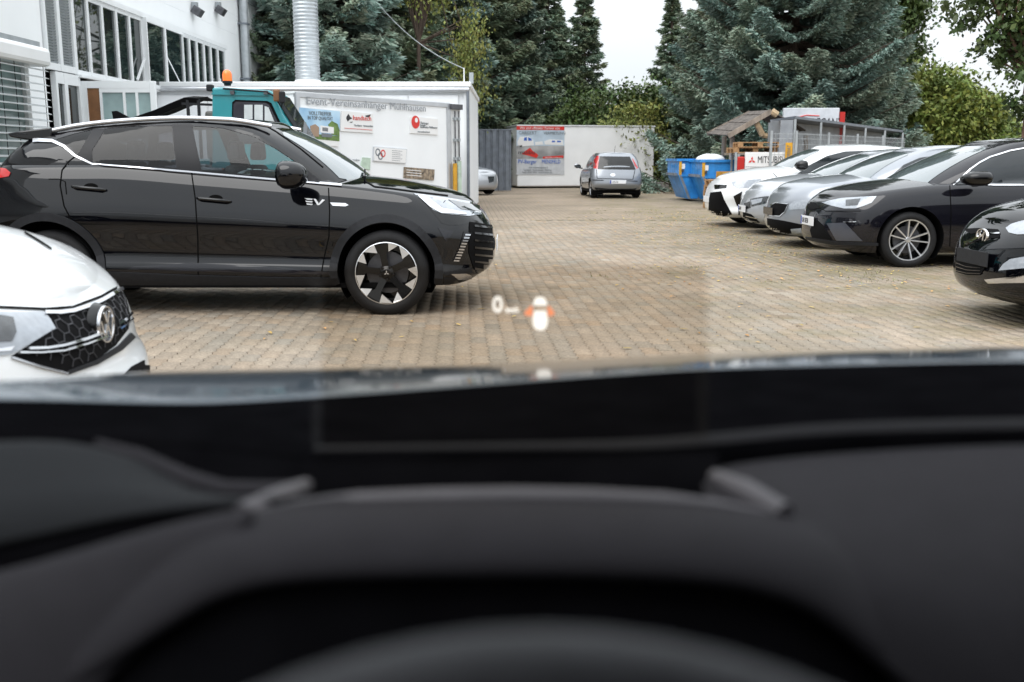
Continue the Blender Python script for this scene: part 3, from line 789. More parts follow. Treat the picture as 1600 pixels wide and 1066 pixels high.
Dv(ribbon([(104, 583), (150, 566), (186, 544), (206, 524)], 6, 10), 'grille_lip', 'trim', .008, .012)
Dv(strip([(-30, 326), (0, 343), (30, 359), (60, 377), (80, 390)], 3), 'bonnet_gap', 'seam', .004, 0)
Dv([(-70, 487), (0, 489), (68, 489), (77, 500), (85, 514), (50, 535), (15, 554), (-70, 566)], 'headlight', 'lens', .006, .012)
Dv([(-50, 494), (0, 495), (18, 498), (23, 520), (16, 534), (-50, 538)], 'headlight_projector', 'lens_dark', .010, .004)
Dv([(-50, 546), (0, 545), (20, 542), (14, 549), (-50, 554)], 'daytime_lamp', 'chrome', .010, .004)
Dv([(186, 592), (205, 573), (222, 564), (233, 562), (233, 600), (200, 606)], 'lower_intake', 'trim_dark', .004, .01)
# badge
h = B.hit((3, 0, .675), (-1, 0, 0))[0]; bx = h.x + .018
bd = MB().lathe([(.0001, bx + .006), (.055, bx + .006), (.070, bx - .004), (.078, bx - .03)], 'x', c=(0, 0, .675), n=40).build('badge', 'black_gloss', vw, True)
MB().lathe([(.058, bx + .006), (.060, bx + .011), (.065, bx + .011), (.068, bx + .002)], 'x', c=(0, 0, .675), n=40).build('badge_ring', 'satin_chrome', bd, True)
for a, b_ in (((-.026, .05), (-.001, .006)), ((.026, .05), (.001, .006)), ((-.058, .02), (-.030, -.055)), ((-.030, -.055), (0, .0)), ((0, .0), (.030, -.055)), ((.030, -.055), (.058, .02))):
    MB().bar((bx + .009, a[0] * .88, .675 + a[1] * .88), (bx + .009, b_[0] * .88, .675 + b_[1] * .88), .008, .006, up=(1, 0, 0)).build('badge_stroke', 'chrome', bd)
windscreen(B, vw, VW['gh'])

# ---- cars in the right-hand row, nose to the left
def right_P(hood, zroof, L=4.2, nose=.85, wb=2.6, W=.88, nosez=.72, gbf=-.15, tf=-1.0, fx=None, hb=.0):
    k = -wb - .75
    return dict(zb=[(nose, .20), (.4, .17), (-wb, .22), (k, .3)], zs=hood + [(-wb * .5, hood[-1][1] + .03), (-wb, hood[-1][1] + .08), (k, hood[-1][1] + .04)],
        W=[(nose, W - .05), (.4, W - .005), (-1, W), (-wb, W), (k, W - .05)],
        FX=fx or [(0, nose - .13), (.12, nose - .03), (.3, nose), (.6, nose - .01), (.8, nose - .04), (.93, nose - .10), (1, nose - .17)],
        RX=[(0, k + .1), (.3, k), (.7, k + .02), (1, k + .15)], cf=.62, cr=.45, nf=2.5, nr=3.1,
        crown=[(nose - .1, .05), (.4, .075), (-.2, .08), (-1, .05), (k, .04)],
        zr=[(tf + .2, zroof - .07), (tf, zroof - .045), (tf - .7, zroof), (-wb + .3, zroof - .015), (k + .4, zroof - .09)],
        gh=dict(bf=gbf, br=k + .12, tf=tf, tr=k + .42, gbw=[(gbf, W - .13), (-1, W - .11), (k, W - .18)], gtw=[(tf, W - .32), (tf - .8, W - .28), (k, W - .34)], cfb=.45, cft=.28, rcrown=.04))
def row_car(name, label, paint, P, wheel_px, r, style, wb, centre_Y=None, half=.88):
    g = gr(*wheel_px)
    Y = g.y if centre_Y is None else centre_Y - half
    loc = (g.x if centre_Y is None else wheel_px[2] if len(wheel_px) > 2 else g.x, Y + half, 0)
    root, B = start_car(name, label, 'car', P, loc, math.pi, paint, [(0, r + .01, r + .055), (-wb, r + .01, r + .055)], 'cars parked nose out in the right-hand row')
    for x in (0, -wb):
        for s_ in (1, -1): add_wheel(root, x, s_ * (half - .02), r, style)
    return root, B
def DD(B, root):
    return lambda poly, name, m, off=.005, thick=.008, only=None: B.decal(poly, 'px', name, m, root, off, thick, 4, only, True)

# white crossover
P1 = {**SUV, 'zb': [(.85, .21), (.5, .19), (0, .22), (-2.9, .25), (-3.45, .36)], 'zr': [(x - .16, z - .075) for x, z in SUV['zr']], 'gh': {**SUV['gh'], 'bf': -.36, 'tf': -1.12}}
g1 = gr(1192, 357.5)
c1, B = start_car('white_crossover', 'white crossover at the far end of the right-hand row beside the pallets, black grille', 'car', P1, (g1.x, g1.y + .88, 0), math.pi, 'white_paint', [(0, RW + .015, .40), (-2.70, RW + .03, .41)], 'cars parked nose out in the right-hand row')
for x in (0, -2.70):
    for s_ in (1, -1): add_wheel(c1, x, s_ * .87, RW, 'five')
d = DD(B, c1)
windscreen(B, c1, P1['gh'], yb=.66, yt=.52)
d([(1243, 274), (1265, 258), (1292, 244), (1320, 237), (1400, 234), (1440, 236), (1440, 250), (1330, 268)], 'side_window', 'glass_dark', .006)
d([(1143, 284), (1168, 281), (1190, 280), (1184, 290), (1174, 293), (1152, 295), (1145, 290)], 'headlight', 'lens', .006)
d([(1116, 289), (1136, 289), (1135, 294), (1117, 296)], 'grille', 'black_gloss', .006)
d([(1110, 301), (1127, 299), (1131, 311), (1144, 335), (1122, 340), (1107, 336), (1108, 312)], 'grille', 'trim_dark', .006)
#d([(1112, 336), (1124, 339), (1150, 335), (1162, 335), (1160, 338), (1124, 342), (1112, 339)], 'front_lip', 'satin_chrome', .012)
d([(1146, 307), (1160, 299), (1157, 311), (1160, 327), (1151, 321)], 'lamp_recess', 'black_gloss', .007)
d(strip([(1205, 268), (1215, 278), (1225, 300), (1226, 335)], 1.), 'panel_gap', 'seam', .004, 0)
B.decal(arc_band(0, RW + .015, .392, .455, -14, 194), 'L', 'arch_trim', 'trim', c1, .014, .035, .3, 'body')
mirror(c1, -.62, .92, 1.13, 'black_gloss', 1, 1.15, 1.5, 1.)
plate(B, c1, .50, 'plate_white', True, '')

# silver hatchback
P2 = right_P([(.82, .68), (.7, .75), (.3, .85), (-.3, .93)], 1.38, W=.85, wb=2.5, nose=.80, gbf=-.30, tf=-1.2)
c2, B = start_car('silver_hatchback', 'silver hatchback in the right-hand row squeezed between the white crossover and the grey hatchback', 'car', P2, (4.72, 17.0, 0), math.pi, 'silver_paint', [(0, .32, .36), (-2.5, .32, .36)], 'cars parked nose out in the right-hand row')
for x in (0, -2.5):
    for s_ in (1, -1): add_wheel(c2, x, s_ * .83, .31, 'five')
d = DD(B, c2); windscreen(B, c2, P2['gh'])
d([(1172, 311), (1195, 307), (1216, 306), (1210, 315), (1183, 321), (1174, 323)], 'headlight', 'lens_dark', .006)
d([(1174, 313), (1192, 310), (1190, 316), (1176, 320)], 'headlight_projector', 'lens', .010)
d([(1163, 318), (1172, 315), (1173, 325), (1164, 327)], 'grille', 'black_gloss', .006)
d([(1161, 331), (1174, 335), (1187, 347), (1186, 355), (1162, 355)], 'lower_grille', 'trim_dark', .006)
for k in range(3): d([(1166, 337 + k * 6), (1184, 341 + k * 5), (1184, 342.2 + k * 5), (1166, 338.2 + k * 6)], 'grille_bar', 'satin_chrome', .012)
d([(1313, 281), (1345, 262), (1375, 250), (1420, 244), (1400, 262), (1340, 285)], 'side_window', 'glass_dark', .006)
plate(B, c2, .42, 'plate_white', True, 'UH M')
# grey hatchback
P3 = right_P([(.85, .72), (.72, .80), (.3, .90), (-.3, .96)], 1.405, W=.87, wb=2.55, nose=.86)
c3, B = start_car('grey_hatchback', 'grey metallic hatchback in the right-hand row with upright dark grille, beside the black estate', 'car', P3, (4.62, 14.65, 0), math.pi, 'dark_silver_paint', [(0, .325, .37), (-2.55, .325, .37)], 'cars parked nose out in the right-hand row')
for x in (0, -2.55):
    for s_ in (1, -1): add_wheel(c3, x, s_ * .85, .315, 'five')
d = DD(B, c3); windscreen(B, c3, P3['gh'])
d([(1200, 330), (1206, 321), (1213, 318), (1231, 319), (1226, 330), (1219, 337), (1201, 336)], 'grille', 'trim_dark', .006)
d(strip([(1200, 337), (1219, 338), (1227, 331), (1232, 319), (1213, 317), (1204, 321)], 1.2), 'grille_frame', 'chrome', .012, .005)
d([(1233, 321), (1241, 315), (1266, 311), (1262, 323), (1256, 327), (1234, 328)], 'headlight', 'lens', .006)
d([(1199, 341), (1225, 345), (1258, 352), (1258, 362), (1225, 366), (1200, 367)], 'lower_grille', 'trim_dark', .006)
d([(1236, 358), (1256, 356), (1255, 363), (1238, 365)], 'fog_lamp', 'lens', .011)
#d([(1199, 365), (1225, 367), (1258, 364), (1258, 367), (1222, 370), (1200, 368)], 'front_lip', 'satin_chrome', .012)
d([(1384, 282), (1412, 258), (1437, 247), (1478, 241), (1500, 245), (1466, 262), (1431, 280)], 'side_window', 'glass_dark', .006)
plate(B, c3, .50, 'black_gloss', True, '')
# black estate
P4 = right_P([(.90, .74), (.74, .80), (.3, .885), (-.35, .955), (-.6, .965)], 1.465, W=.91, wb=2.66, nose=.93, gbf=-.05, tf=-1.05)
g4 = gr(1419, 419.5)
c4, B = start_car('black_estate', 'black estate car with ten-spoke silver wheel and white number plate in the right-hand row', 'car', P4, (g4.x, g4.y + .89, 0), math.pi, 'graphite_paint', [(0, .325, .385), (-2.66, .325, .385)], 'cars parked nose out in the right-hand row')
for x in (0, -2.66):
    for s_ in (1, -1): add_wheel(c4, x, s_ * .88, .325, 'ten')
d = DD(B, c4); windscreen(B, c4, P4['gh'])
d([(1494, 289), (1516, 267), (1544, 249), (1578, 238), (1612, 232), (1660, 230), (1700, 288), (1550, 288)], 'side_window', 'glass_dark', .006)
d(strip([(1489, 290), (1502, 278), (1516, 265), (1530, 255), (1547, 246), (1578, 236), (1612, 230), (1660, 227)], 2), 'chrome_strip', 'chrome', .010, .005)
d(strip([(1540, 289.5), (1600, 289.5), (1700, 289.5)], 2), 'chrome_strip', 'chrome', .010, .005)
d([(1284, 317), (1300, 313), (1316, 310), (1345, 308), (1370, 307), (1362, 317), (1350, 322), (1337, 326), (1319, 326), (1300, 322)], 'headlight', 'lens', .006)
d([(1322, 313), (1345, 311), (1340, 321), (1322, 322)], 'headlight_projector', 'lens_dark', .010)
d([(1262, 315), (1274, 317), (1281, 325), (1266, 329), (1262, 324)], 'grille', 'trim_dark', .006)
d([(1273, 341), (1287, 353), (1301, 375), (1269, 371), (1266, 360)], 'lower_grille', 'trim_dark', .006)
d([(1292, 349), (1320, 348), (1348, 377), (1307, 376)], 'bumper_facet', 'facet_grey', .006)
d(strip([(1318, 347), (1338, 346.5)], 1.2), 'bumper_strip', 'chrome', .010, .004)
d([(1259, 370), (1305, 377), (1372, 380), (1372, 384), (1300, 382), (1260, 374)], 'front_lip', 'trim', .010)
d(strip([(1484, 290), (1486, 330), (1484, 385)], 1.3), 'panel_gap', 'seam', .004, 0)
d(strip([(1270, 320), (1290, 330), (1345, 330)], 1.), 'bumper_gap', 'seam', .004, 0)
mirror(c4, -.66, .95, 1.03, 'black_gloss', 1, 1.25, 2.0, .85)
plate(B, c4, .50, 'plate_white', True, 'UH SE58')
# black hatchback, cut by the right edge
P5 = right_P([(.85, .70), (.72, .77), (.3, .88), (-.3, .97)], 1.47, W=.88, wb=2.65, nose=.88)
c5, B = start_car('black_hatchback', 'shiny black hatchback nearest on the right, oval badge and dark plate holder, cut by frame', 'car', P5, (4.47, 7.72, 0), math.pi, 'black_paint', [(0, .32, .375), (-2.65, .32, .375)], 'cars parked nose out in the right-hand row')
for x in (0, -2.65):
    for s_ in (1, -1): add_wheel(c5, x, s_ * .86, .315, 'seven')
d = DD(B, c5); windscreen(B, c5, P5['gh'])
d([(1504, 358), (1530, 357), (1560, 359), (1562, 364), (1535, 363), (1518, 366)], 'grille', 'trim_dark', .006)
d([(1512, 376), (1535, 367), (1562, 367), (1562, 372), (1540, 373), (1522, 379)], 'grille', 'trim_dark', .006)
d(ribbon([(1508, 380), (1520, 377), (1538, 366), (1563, 365)], 4, 2), 'chrome_bar', 'chrome', .010, .006)
d([(1493, 402), (1520, 412), (1541, 416), (1532, 430), (1512, 430), (1495, 425)], 'lower_grille', 'trim_dark', .006)
for k in range(3): d(strip([(1496, 411 + k * 6), (1512, 417 + k * 5), (1534, 419 + k * 4.4)], 1.2), 'grille_bar', 'black_gloss', .012, .004)
d([(1572, 357), (1580, 351), (1592, 347), (1620, 340), (1650, 352), (1620, 366), (1590, 367), (1577, 364)], 'headlight', 'lens', .006)
d([(1561, 423), (1568, 413), (1579, 405), (1610, 400), (1612, 418)], 'fog_lamp', 'lens', .006)
d([(1539, 437), (1600, 431), (1650, 430), (1650, 441), (1545, 443)], 'front_lip', 'chrome', .008)
h = B.hit((3, 0, .665), (-1, 0, 0))[0]
bd = MB().lathe([(.060, h.x + .012), (.062, h.x + .022), (.072, h.x + .022), (.076, h.x + .008)], 'x', c=(0, 0, .665), n=32)
bd.v = [(x, y * 1.25, .665 + (z - .665) * .75) for x, y, z in bd.v]
bd = bd.build('badge', 'chrome', c5, True)
for a, b_ in (((-.045, -.035), (-.02, .035)), ((.02, -.035), (.045, .035)), ((-.035, -.012), (.035, .012))):
    MB().bar((h.x + .018, a[0], .665 + a[1]), (h.x + .018, b_[0], .665 + b_[1]), .016, .008, up=(1, 0, 0)).build('badge_stroke', 'chrome', bd)
plate(B, c5, .50, 'trim', True, '')
# ------------------------------------------------------------------ ground and paving
YAW = R(-2.9)                                  # the paving runs slightly left of the line of sight
GD = Matrix.Rotation(-YAW, 4, 'Z')
def paver_mat(name, base, use_brick):
    m = bpy.data.materials.new(name); m.use_nodes = True; n = m.node_tree; b = n.nodes['Principled BSDF']; L = n.links.new
    b.inputs['Roughness'].default_value = .88; b.inputs['Specular IOR Level'].default_value = .35
    tcn = n.nodes.new('ShaderNodeTexCoord')
    big = n.nodes.new('ShaderNodeTexNoise'); big.inputs['Scale'].default_value = .45; big.inputs['Detail'].default_value = 7
    fine = n.nodes.new('ShaderNodeTexNoise'); fine.inputs['Scale'].default_value = 70; fine.inputs['Detail'].default_value = 6
    geo = n.nodes.new('ShaderNodeNewGeometry')
    for t in (big, fine): L(geo.outputs['Position'], t.inputs['Vector'])
    r1 = n.nodes.new('ShaderNodeValToRGB'); e = r1.color_ramp.elements; e[0].position = .32; e[1].position = .68
    e[0].color = (base[0] * .76, base[1] * .77, base[2] * .74, 1); e[1].color = (base[0] * 1.12, base[1] * 1.11, base[2] * 1.12, 1)
    L(big.outputs[0], r1.inputs[0])
    r2 = n.nodes.new('ShaderNodeValToRGB'); e = r2.color_ramp.elements; e[0].position = .3; e[1].position = .7
    e[0].color = (.72, .72, .72, 1); e[1].color = (1.2, 1.2, 1.2, 1); L(fine.outputs[0], r2.inputs[0])
    q = n.nodes.new('ShaderNodeMix'); q.data_type = 'RGBA'; q.blend_type = 'MULTIPLY'; q.inputs['Factor'].default_value = 1
    L(r1.outputs[0], q.inputs[6]); L(r2.outputs[0], q.inputs[7]); out = q.outputs[2]
    if use_brick:
        mp = n.nodes.new('ShaderNodeMapping'); mp.inputs['Rotation'].default_value = (0, 0, R(90) + YAW)
        L(geo.outputs['Position'], mp.inputs[0])
        bt = n.nodes.new('ShaderNodeTexBrick'); bt.inputs['Scale'].default_value = 1; bt.inputs['Brick Width'].default_value = .225
        bt.inputs['Row Height'].default_value = .1125; bt.inputs['Mortar Size'].default_value = .006; bt.inputs['Mortar Smooth'].default_value = .3
        bt.inputs['Color1'].default_value = (.9, .9, .9, 1); bt.inputs['Color2'].default_value = (1.08, 1.05, 1.02, 1); bt.inputs['Mortar'].default_value = (.45, .42, .36, 1)
        L(mp.outputs[0], bt.inputs['Vector'])
        q2 = n.nodes.new('ShaderNodeMix'); q2.data_type = 'RGBA'; q2.blend_type = 'MULTIPLY'; q2.inputs['Factor'].default_value = 1
        L(out, q2.inputs[6]); L(bt.outputs[0], q2.inputs[7]); out = q2.outputs[2]
    else:
        a = n.nodes.new('ShaderNodeAttribute'); a.attribute_name = 'tint'
        q2 = n.nodes.new('ShaderNodeMix'); q2.data_type = 'RGBA'; q2.blend_type = 'MULTIPLY'; q2.inputs['Factor'].default_value = 1
        L(out, q2.inputs[6]); L(a.outputs['Color'], q2.inputs[7]); out = q2.outputs[2]
    # moss and dirt, thickest towards the right-hand row
    ms = n.nodes.new('ShaderNodeTexNoise'); ms.inputs['Scale'].default_value = 1.3; ms.inputs['Detail'].default_value = 9; ms.inputs['Roughness'].default_value = .7; L(geo.outputs['Position'], ms.inputs['Vector'])
    sx = n.nodes.new('ShaderNodeSeparateXYZ'); L(geo.outputs['Position'], sx.inputs[0])
    mr = n.nodes.new('ShaderNodeMapRange'); mr.inputs['From Min'].default_value = .3; mr.inputs['From Max'].default_value = 3.6; mr.inputs['To Min'].default_value = -.10; mr.inputs['To Max'].default_value = .07; L(sx.outputs[0], mr.inputs[0])
    ad = n.nodes.new('ShaderNodeMath'); ad.operation = 'ADD'; L(ms.outputs[0], ad.inputs[0]); L(mr.outputs[0], ad.inputs[1])
    r3 = n.nodes.new('ShaderNodeValToRGB'); r3.color_ramp.elements[0].position = .50; r3.color_ramp.elements[1].position = .66; L(ad.outputs[0], r3.inputs[0])
    q3 = n.nodes.new('ShaderNodeMix'); q3.data_type = 'RGBA'; mm = n.nodes.new('ShaderNodeMath'); mm.operation = 'MULTIPLY'; mm.inputs[1].default_value = .6
    L(r3.outputs[0], mm.inputs[0]); L(mm.outputs[0], q3.inputs[0]); L(out, q3.inputs[6]); q3.inputs[7].default_value = (.17, .145, .075, 1); out = q3.outputs[2]
    L(out, b.inputs['Base Color'])
    bp = n.nodes.new('ShaderNodeBump'); bp.inputs['Strength'].default_value = .35; bp.inputs['Distance'].default_value = .004
    L(fine.outputs[0], bp.inputs['Height']); L(bp.outputs[0], b.inputs['Normal'])
    M[name] = m; return m
PB = (.285, .234, .180)
paver_mat('paver', PB, False); paver_mat('yard', PB, True)
mat('joint_sand', (.10, .078, .05), .95, var=.5, vscale=3, c2=(.11, .10, .04))
YN, YF = 5.3, 20.5
gm = MB()
def gq(x0, x1, y0, y1, z): k = len(gm.v); gm.v += [(x0, y0, z), (x1, y0, z), (x1, y1, z), (x0, y1, z)]; gm.f.append((k, k + 1, k + 2, k + 3))
for ix in range(-24, 24):
    for iy in range(-4, 44):
        x0, y0 = ix * 6.25, iy * 6.25; 
        gq(x0, x0 + 6.25, y0, y0 + 6.25, 0)
def undul(x, y): return 0.
ground = gm.build('ground', 'yard'); tag(ground, kind='structure')
ground.location.z = -.010
# joint bed under the real stones
XB0, XB1 = -7.5, 9.5
bed = MB(); bed.add([(XB0, YN - .3, -.006), (XB1, YN - .3, -.006), (XB1, YF + .3, -.006), (XB0, YF + .3, -.006)], [(0, 1, 2, 3)])
bed = bed.build('joint_bed', 'joint_sand', ground); bed.location.z = .010
A_ = .0095; PWD = .1125; PLN = .225; g_ = .0034
def paver_poly():
    """interlocking stone: zigzag long sides, slightly stepped ends"""
    us = [0, .028, .0845, .1125, .1405, .197, .225]; zg = [0, A_, -A_, 0, A_, -A_, 0]
    lo = [(u, z) for u, z in zip(us, zg)]; hi = [(u, z + PWD) for u, z in zip(us, zg)][::-1]
    pts = lo + [(.225 + .006, PWD * .3), (.225 - .006, PWD * .7)] + hi + [(-.006, PWD * .7), (.006, PWD * .3)]
    c = (PLN / 2, PWD / 2); out = []
    for x, y in pts: out.append((x - c[0] - math.copysign(g_ / 2, x - c[0]), y - c[1] - math.copysign(g_ / 2, y - c[1])))
    return out
pp = np.array(paver_poly()); npp = len(pp)
def paver_block(cx, cy, rz, h, tilt, tint):
    """arrays for many stones at once -> verts, faces, colours.  long side along the paving direction"""
    n = len(cx); c, s = np.cos(rz), np.sin(rz)
    lx = pp[:, 0][None, :]; ly = pp[:, 1][None, :]
    def ring(k, dz):
        X = lx * k; Y = ly * k
        # stone u -> forward (+b), v -> across (+a)
        gx = cx[:, None] + (Y * c[:, None] - X * s[:, None]) ; gy = cy[:, None] + (Y * s[:, None] + X * c[:, None])
        gz = (h[:, None] + dz + tilt[:, None] * X * (dz > -.004))
        return np.stack([gx, gy, np.broadcast_to(gz, gx.shape)], 2)
    V = np.concatenate([ring(.972, 0.), ring(1., -.0018), ring(1., -.0105)], 1)
    F = []
    F.append(list(range(npp))[::-1])
    return V
def paver_faces():
    fs = [tuple(range(npp))]
    for r in range(2):
        for i in range(npp):
            j = (i + 1) % npp; fs.append((r * npp + i, (r + 1) * npp + i, (r + 1) * npp + j, r * npp + j))
    return fs
def pavers_mesh(name, cx, cy):
    n = len(cx); rz = np.full(n, YAW * -1) + np.random.normal(0, .004, n)
    h = np.random.normal(.004, .0007, n).clip(0, .008); tilt = np.random.normal(0, .0035, n)
    V = paver_block(cx, cy, rz, h, tilt, None); fs = paver_faces(); nv = V.shape[1]
    loops = np.concatenate([np.array(f) for f in fs]); ln = np.array([len(f) for f in fs]); nf = len(fs); nl = len(loops)
    me = bpy.data.meshes.new(name); me.vertices.add(n * nv); me.vertices.foreach_set('co', V.reshape(-1).astype('f'))
    L = (loops[None, :] + (np.arange(n) * nv)[:, None]).reshape(-1)
    me.loops.add(len(L)); me.loops.foreach_set('vertex_index', L.astype('i'))
    st = np.concatenate([[0], np.cumsum(ln)[:-1]]); S = (st[None, :] + (np.arange(n) * nl)[:, None]).reshape(-1)
    me.polygons.add(len(S)); me.polygons.foreach_set('loop_start', S.astype('i')); me.update(calc_edges=True); me.validate()
    t = np.random.normal(1., .075, n).clip(.7, 1.3); wr = np.random.normal(0, .03, n)
    colr = np.stack([t * (1 + wr), t, t * (1 - wr), np.ones(n)], 1); at_ = me.color_attributes.new('tint', 'FLOAT_COLOR', 'POINT')
    at_.data.foreach_set('color', np.repeat(colr, nv, 0).reshape(-1).astype('f'))
    me.materials.append(M['paver']); return me
# centres in the paving's own axes (a across, b along)
nb = int((YF - YN) / PLN); na = int(17 / PWD)
aa, bb = np.meshgrid(np.arange(-75, 95), np.arange(0, nb + 8), indexing='ij')
ca = aa * PWD; cb = YN + bb * PLN + (aa % 2) * PLN / 2 - .6
th = -YAW
wx = ca * math.cos(th) - cb * math.sin(th); wy = ca * math.sin(th) + cb * math.cos(th)
ok = (wy > YN - .2) & (wy < YF) & (wx > XB0) & (wx < XB1)
wx, wy = wx[ok], wy[ok]
# keep what the lens can plausibly see, from here or from a step to the side
seen = (wx > -(wy * .56 + 1.2)) & (wx < wy * .56 + 1.2)
wx, wy = wx[seen], wy[seen]
# the stones that show largest in the picture are objects of their own
dep = np.hypot(wy, EYE.z)
pyy = 533 - FPX * ((-EYE.z * math.cos(PITCH) + wy * math.sin(PITCH)) / (wy * math.cos(PITCH) + EYE.z * math.sin(PITCH)))
pxx = 800 + FPX * wx / (wy * math.cos(PITCH) + EYE.z * math.sin(PITCH))
vis = (pxx > 235) & (pxx < 1590) & (pyy < 583 - np.maximum(0, (pxx - 300)) * .025)
order = np.argsort(np.where(vis, dep, 1e9)); near = order[:300]; rest = np.setdiff1d(np.arange(len(wx)), near)
pavers_ = [pavers_mesh('paving_stone', np.zeros(1), np.zeros(1)) for _ in range(12)]
for i in near:
    o = bpy.data.objects.new('paving_stone', random.choice(pavers_)); col.objects.link(o); o.parent = ground
    o.location = (wx[i], wy[i], .010)
po = link('paving', pavers_mesh('paving', wx[rest], wy[rest]), 'paver', ground); po['kind'] = 'stuff'; po.location.z = .010

def scatter_mesh(name, pts, size, m, normal_up=True, n=4, elong=1.6, lift=.012):
    V = []; F = []; T = []
    for (x, y) in pts:
        s_ = size * random.uniform(.6, 1.3); a = random.uniform(0, 6.28); z = lift
        c, s2 = math.cos(a), math.sin(a); k = len(V); curl = random.uniform(.1, .5) * s_
        for u, v, h in ((-1, 0, 0), (-.3, .5, curl), (.5, .45, curl * .6), (1, 0, 0), (.5, -.45, curl * .5), (-.3, -.5, curl)):
            V.append((x + (u * c * elong - v * s2) * s_, y + (u * s2 * elong + v * c) * s_, z + h))
        F.append(tuple(range(k, k + 6))); t = random.uniform(.5, 1.5); g2 = random.uniform(.8, 1.3); T += [(t, t * g2, t * .8, 1)] * 6
    me = bpy.data.meshes.new(name); me.from_pydata(V, [], F); a = me.color_attributes.new('tint', 'FLOAT_COLOR', 'POINT')
    a.data.foreach_set('color', np.array(T, 'f').reshape(-1)); o = link(name, me, m); o['kind'] = 'stuff'; return o
lp = []
for _ in range(1500):
    if random.random() < .72: y = random.uniform(9.5, 24); x = random.gauss(y * .06 + 2.6, 1.0)
    else: y = random.uniform(6, 34); x = random.uniform(-2.4, 4.5)
    lp.append((x, y))
scatter_mesh('fallen_leaves', lp, .021, 'fallen')
gp = []
for _ in range(90):
    y = random.uniform(10, 26); x = random.gauss(3.2, .9); 
    for k in range(random.randint(8, 26)): gp.append((x + random.gauss(0, .10), y + random.gauss(0, .10)))
V = []; F = []; T = []
for (x, y) in gp:
    a = random.uniform(0, 6.28); h = random.uniform(.010, .03); k = len(V); d = .006; l = random.uniform(0, .03)
    V += [(x - d * math.cos(a), y - d * math.sin(a), 0), (x + d * math.cos(a), y + d * math.sin(a), 0), (x + l * math.sin(a), y - l * math.cos(a), h)]; F.append((k, k + 1, k + 2)); t = random.uniform(.6, 1.6); T += [(t, t, t, 1)] * 3
me = bpy.data.meshes.new('weeds'); me.from_pydata(V, [], F); a = me.color_attributes.new('tint', 'FLOAT_COLOR', 'POINT'); a.data.foreach_set('color', np.array(T, 'f').reshape(-1))
link('weeds', me, 'grass')['kind'] = 'stuff'

# ------------------------------------------------------------------ the hall on the left
HX = -8.2
def HW(px, py): return atX(px, py, HX)
hall = empty('workshop_hall', (HX - 4, 18, 0), 0, 'white industrial hall on the left with a long strip of tall windows under the eaves', 'building')
hall_inv = Matrix.Translation((-(HX - 4), -18, 0))
def H(mb, name, m, parent=None, **k):
    p = parent or hall
    mb.v = [(x - (HX - 4), y - 18, z) for x, y, z in mb.v]; return mb.build(name, m, p, **k)
zr_ = HW(420, 25).z; yend = HW(468, 60).y; zt = HW(217, 27).z; zb_ = HW(120, 117).z
y0w, y1w = HW(113, 60).y, HW(348, 80).y
yb0 = HW(66, 60).y
wl = MB()
wl.box(HX - .25, HX, 2, yend, zt, zr_); wl.box(HX - .25, HX, y1w, yend, 0, zt); wl.box(HX - .25, HX, 2, yb0, 0, zt)
wl.box(HX - .25, HX, y0w + 1.0, y1w, 0, zb_ - .05)
wl.box(HX - 8, HX - .25, yend - .25, yend, 0, zr_)
H(wl, 'wall', 'white_wall')
H(MB().box(HX - 8.2, HX + .10, 1.8, yend + .1, zr_, zr_ + .18), 'roof', 'galv')
H(MB().box(HX - 7, HX - 6.8, 2, yend, 0, zr_), 'back_wall', 'room')
for k in range(2):
    z = zt + (zr_ - zt) * (k + 1) / 3
    H(MB().box(HX, HX + .004, 2, yend, z - .006, z + .006), 'cladding_joint', 'white_panel')
bnd = [HW(p, 60).y for p in (113, 136, 158.5, 180.5, 200.5, 219.5, 249, 277, 293, 304.5, 315.5, 326, 337, 348)]
for i in range(len(bnd) - 1):
    a, b = bnd[i], bnd[i + 1]; opened = i in (5, 6); ox = .10 if opened else 0
    f = MB(); t = .05
    f.box(HX - .05, HX + .05 + ox, a + .003, a + t, zb_, zt); f.box(HX - .05, HX + .05 + ox, b - t, b - .003, zb_, zt)
    f.box(HX - .05, HX + .045 + ox, a + t, b - t, zb_, zb_ + .09); f.box(HX - .05, HX + .045 + ox, a + t, b - t, zt - .08, zt)
    fo = H(f, 'window', 'white_frame')
    pn = MB().box(HX - .005 + ox, HX + .012 + ox, a + t, b - t, zb_ + .09, zt - .08); pn.v = [(x - (HX - 4), y - 18, z) for x, y, z in pn.v]
    pn.build('pane', 'glass_bldg', fo)
for i, up in ((4, 1), (6, 0), (11, 1)):
    a, b = bnd[i], bnd[i + 1]; z0, z1 = (zb_ + .12, zb_ + .62) if up else (zb_ + .8, zb_ + .12)
    H(MB().bar((HX + .10, a + .1, z0), (HX + .10, b - .1, z1), .04), 'window_stay', 'white_frame')
H(MB().box(HX, HX + .09, bnd[0] - .1, bnd[-1] + .1, zt, zt + .10), 'window_head', 'white_frame')
H(MB().box(HX, HX + .12, bnd[0], bnd[-1] + .1, zb_ - .05, zb_), 'window_sill', 'white_frame')
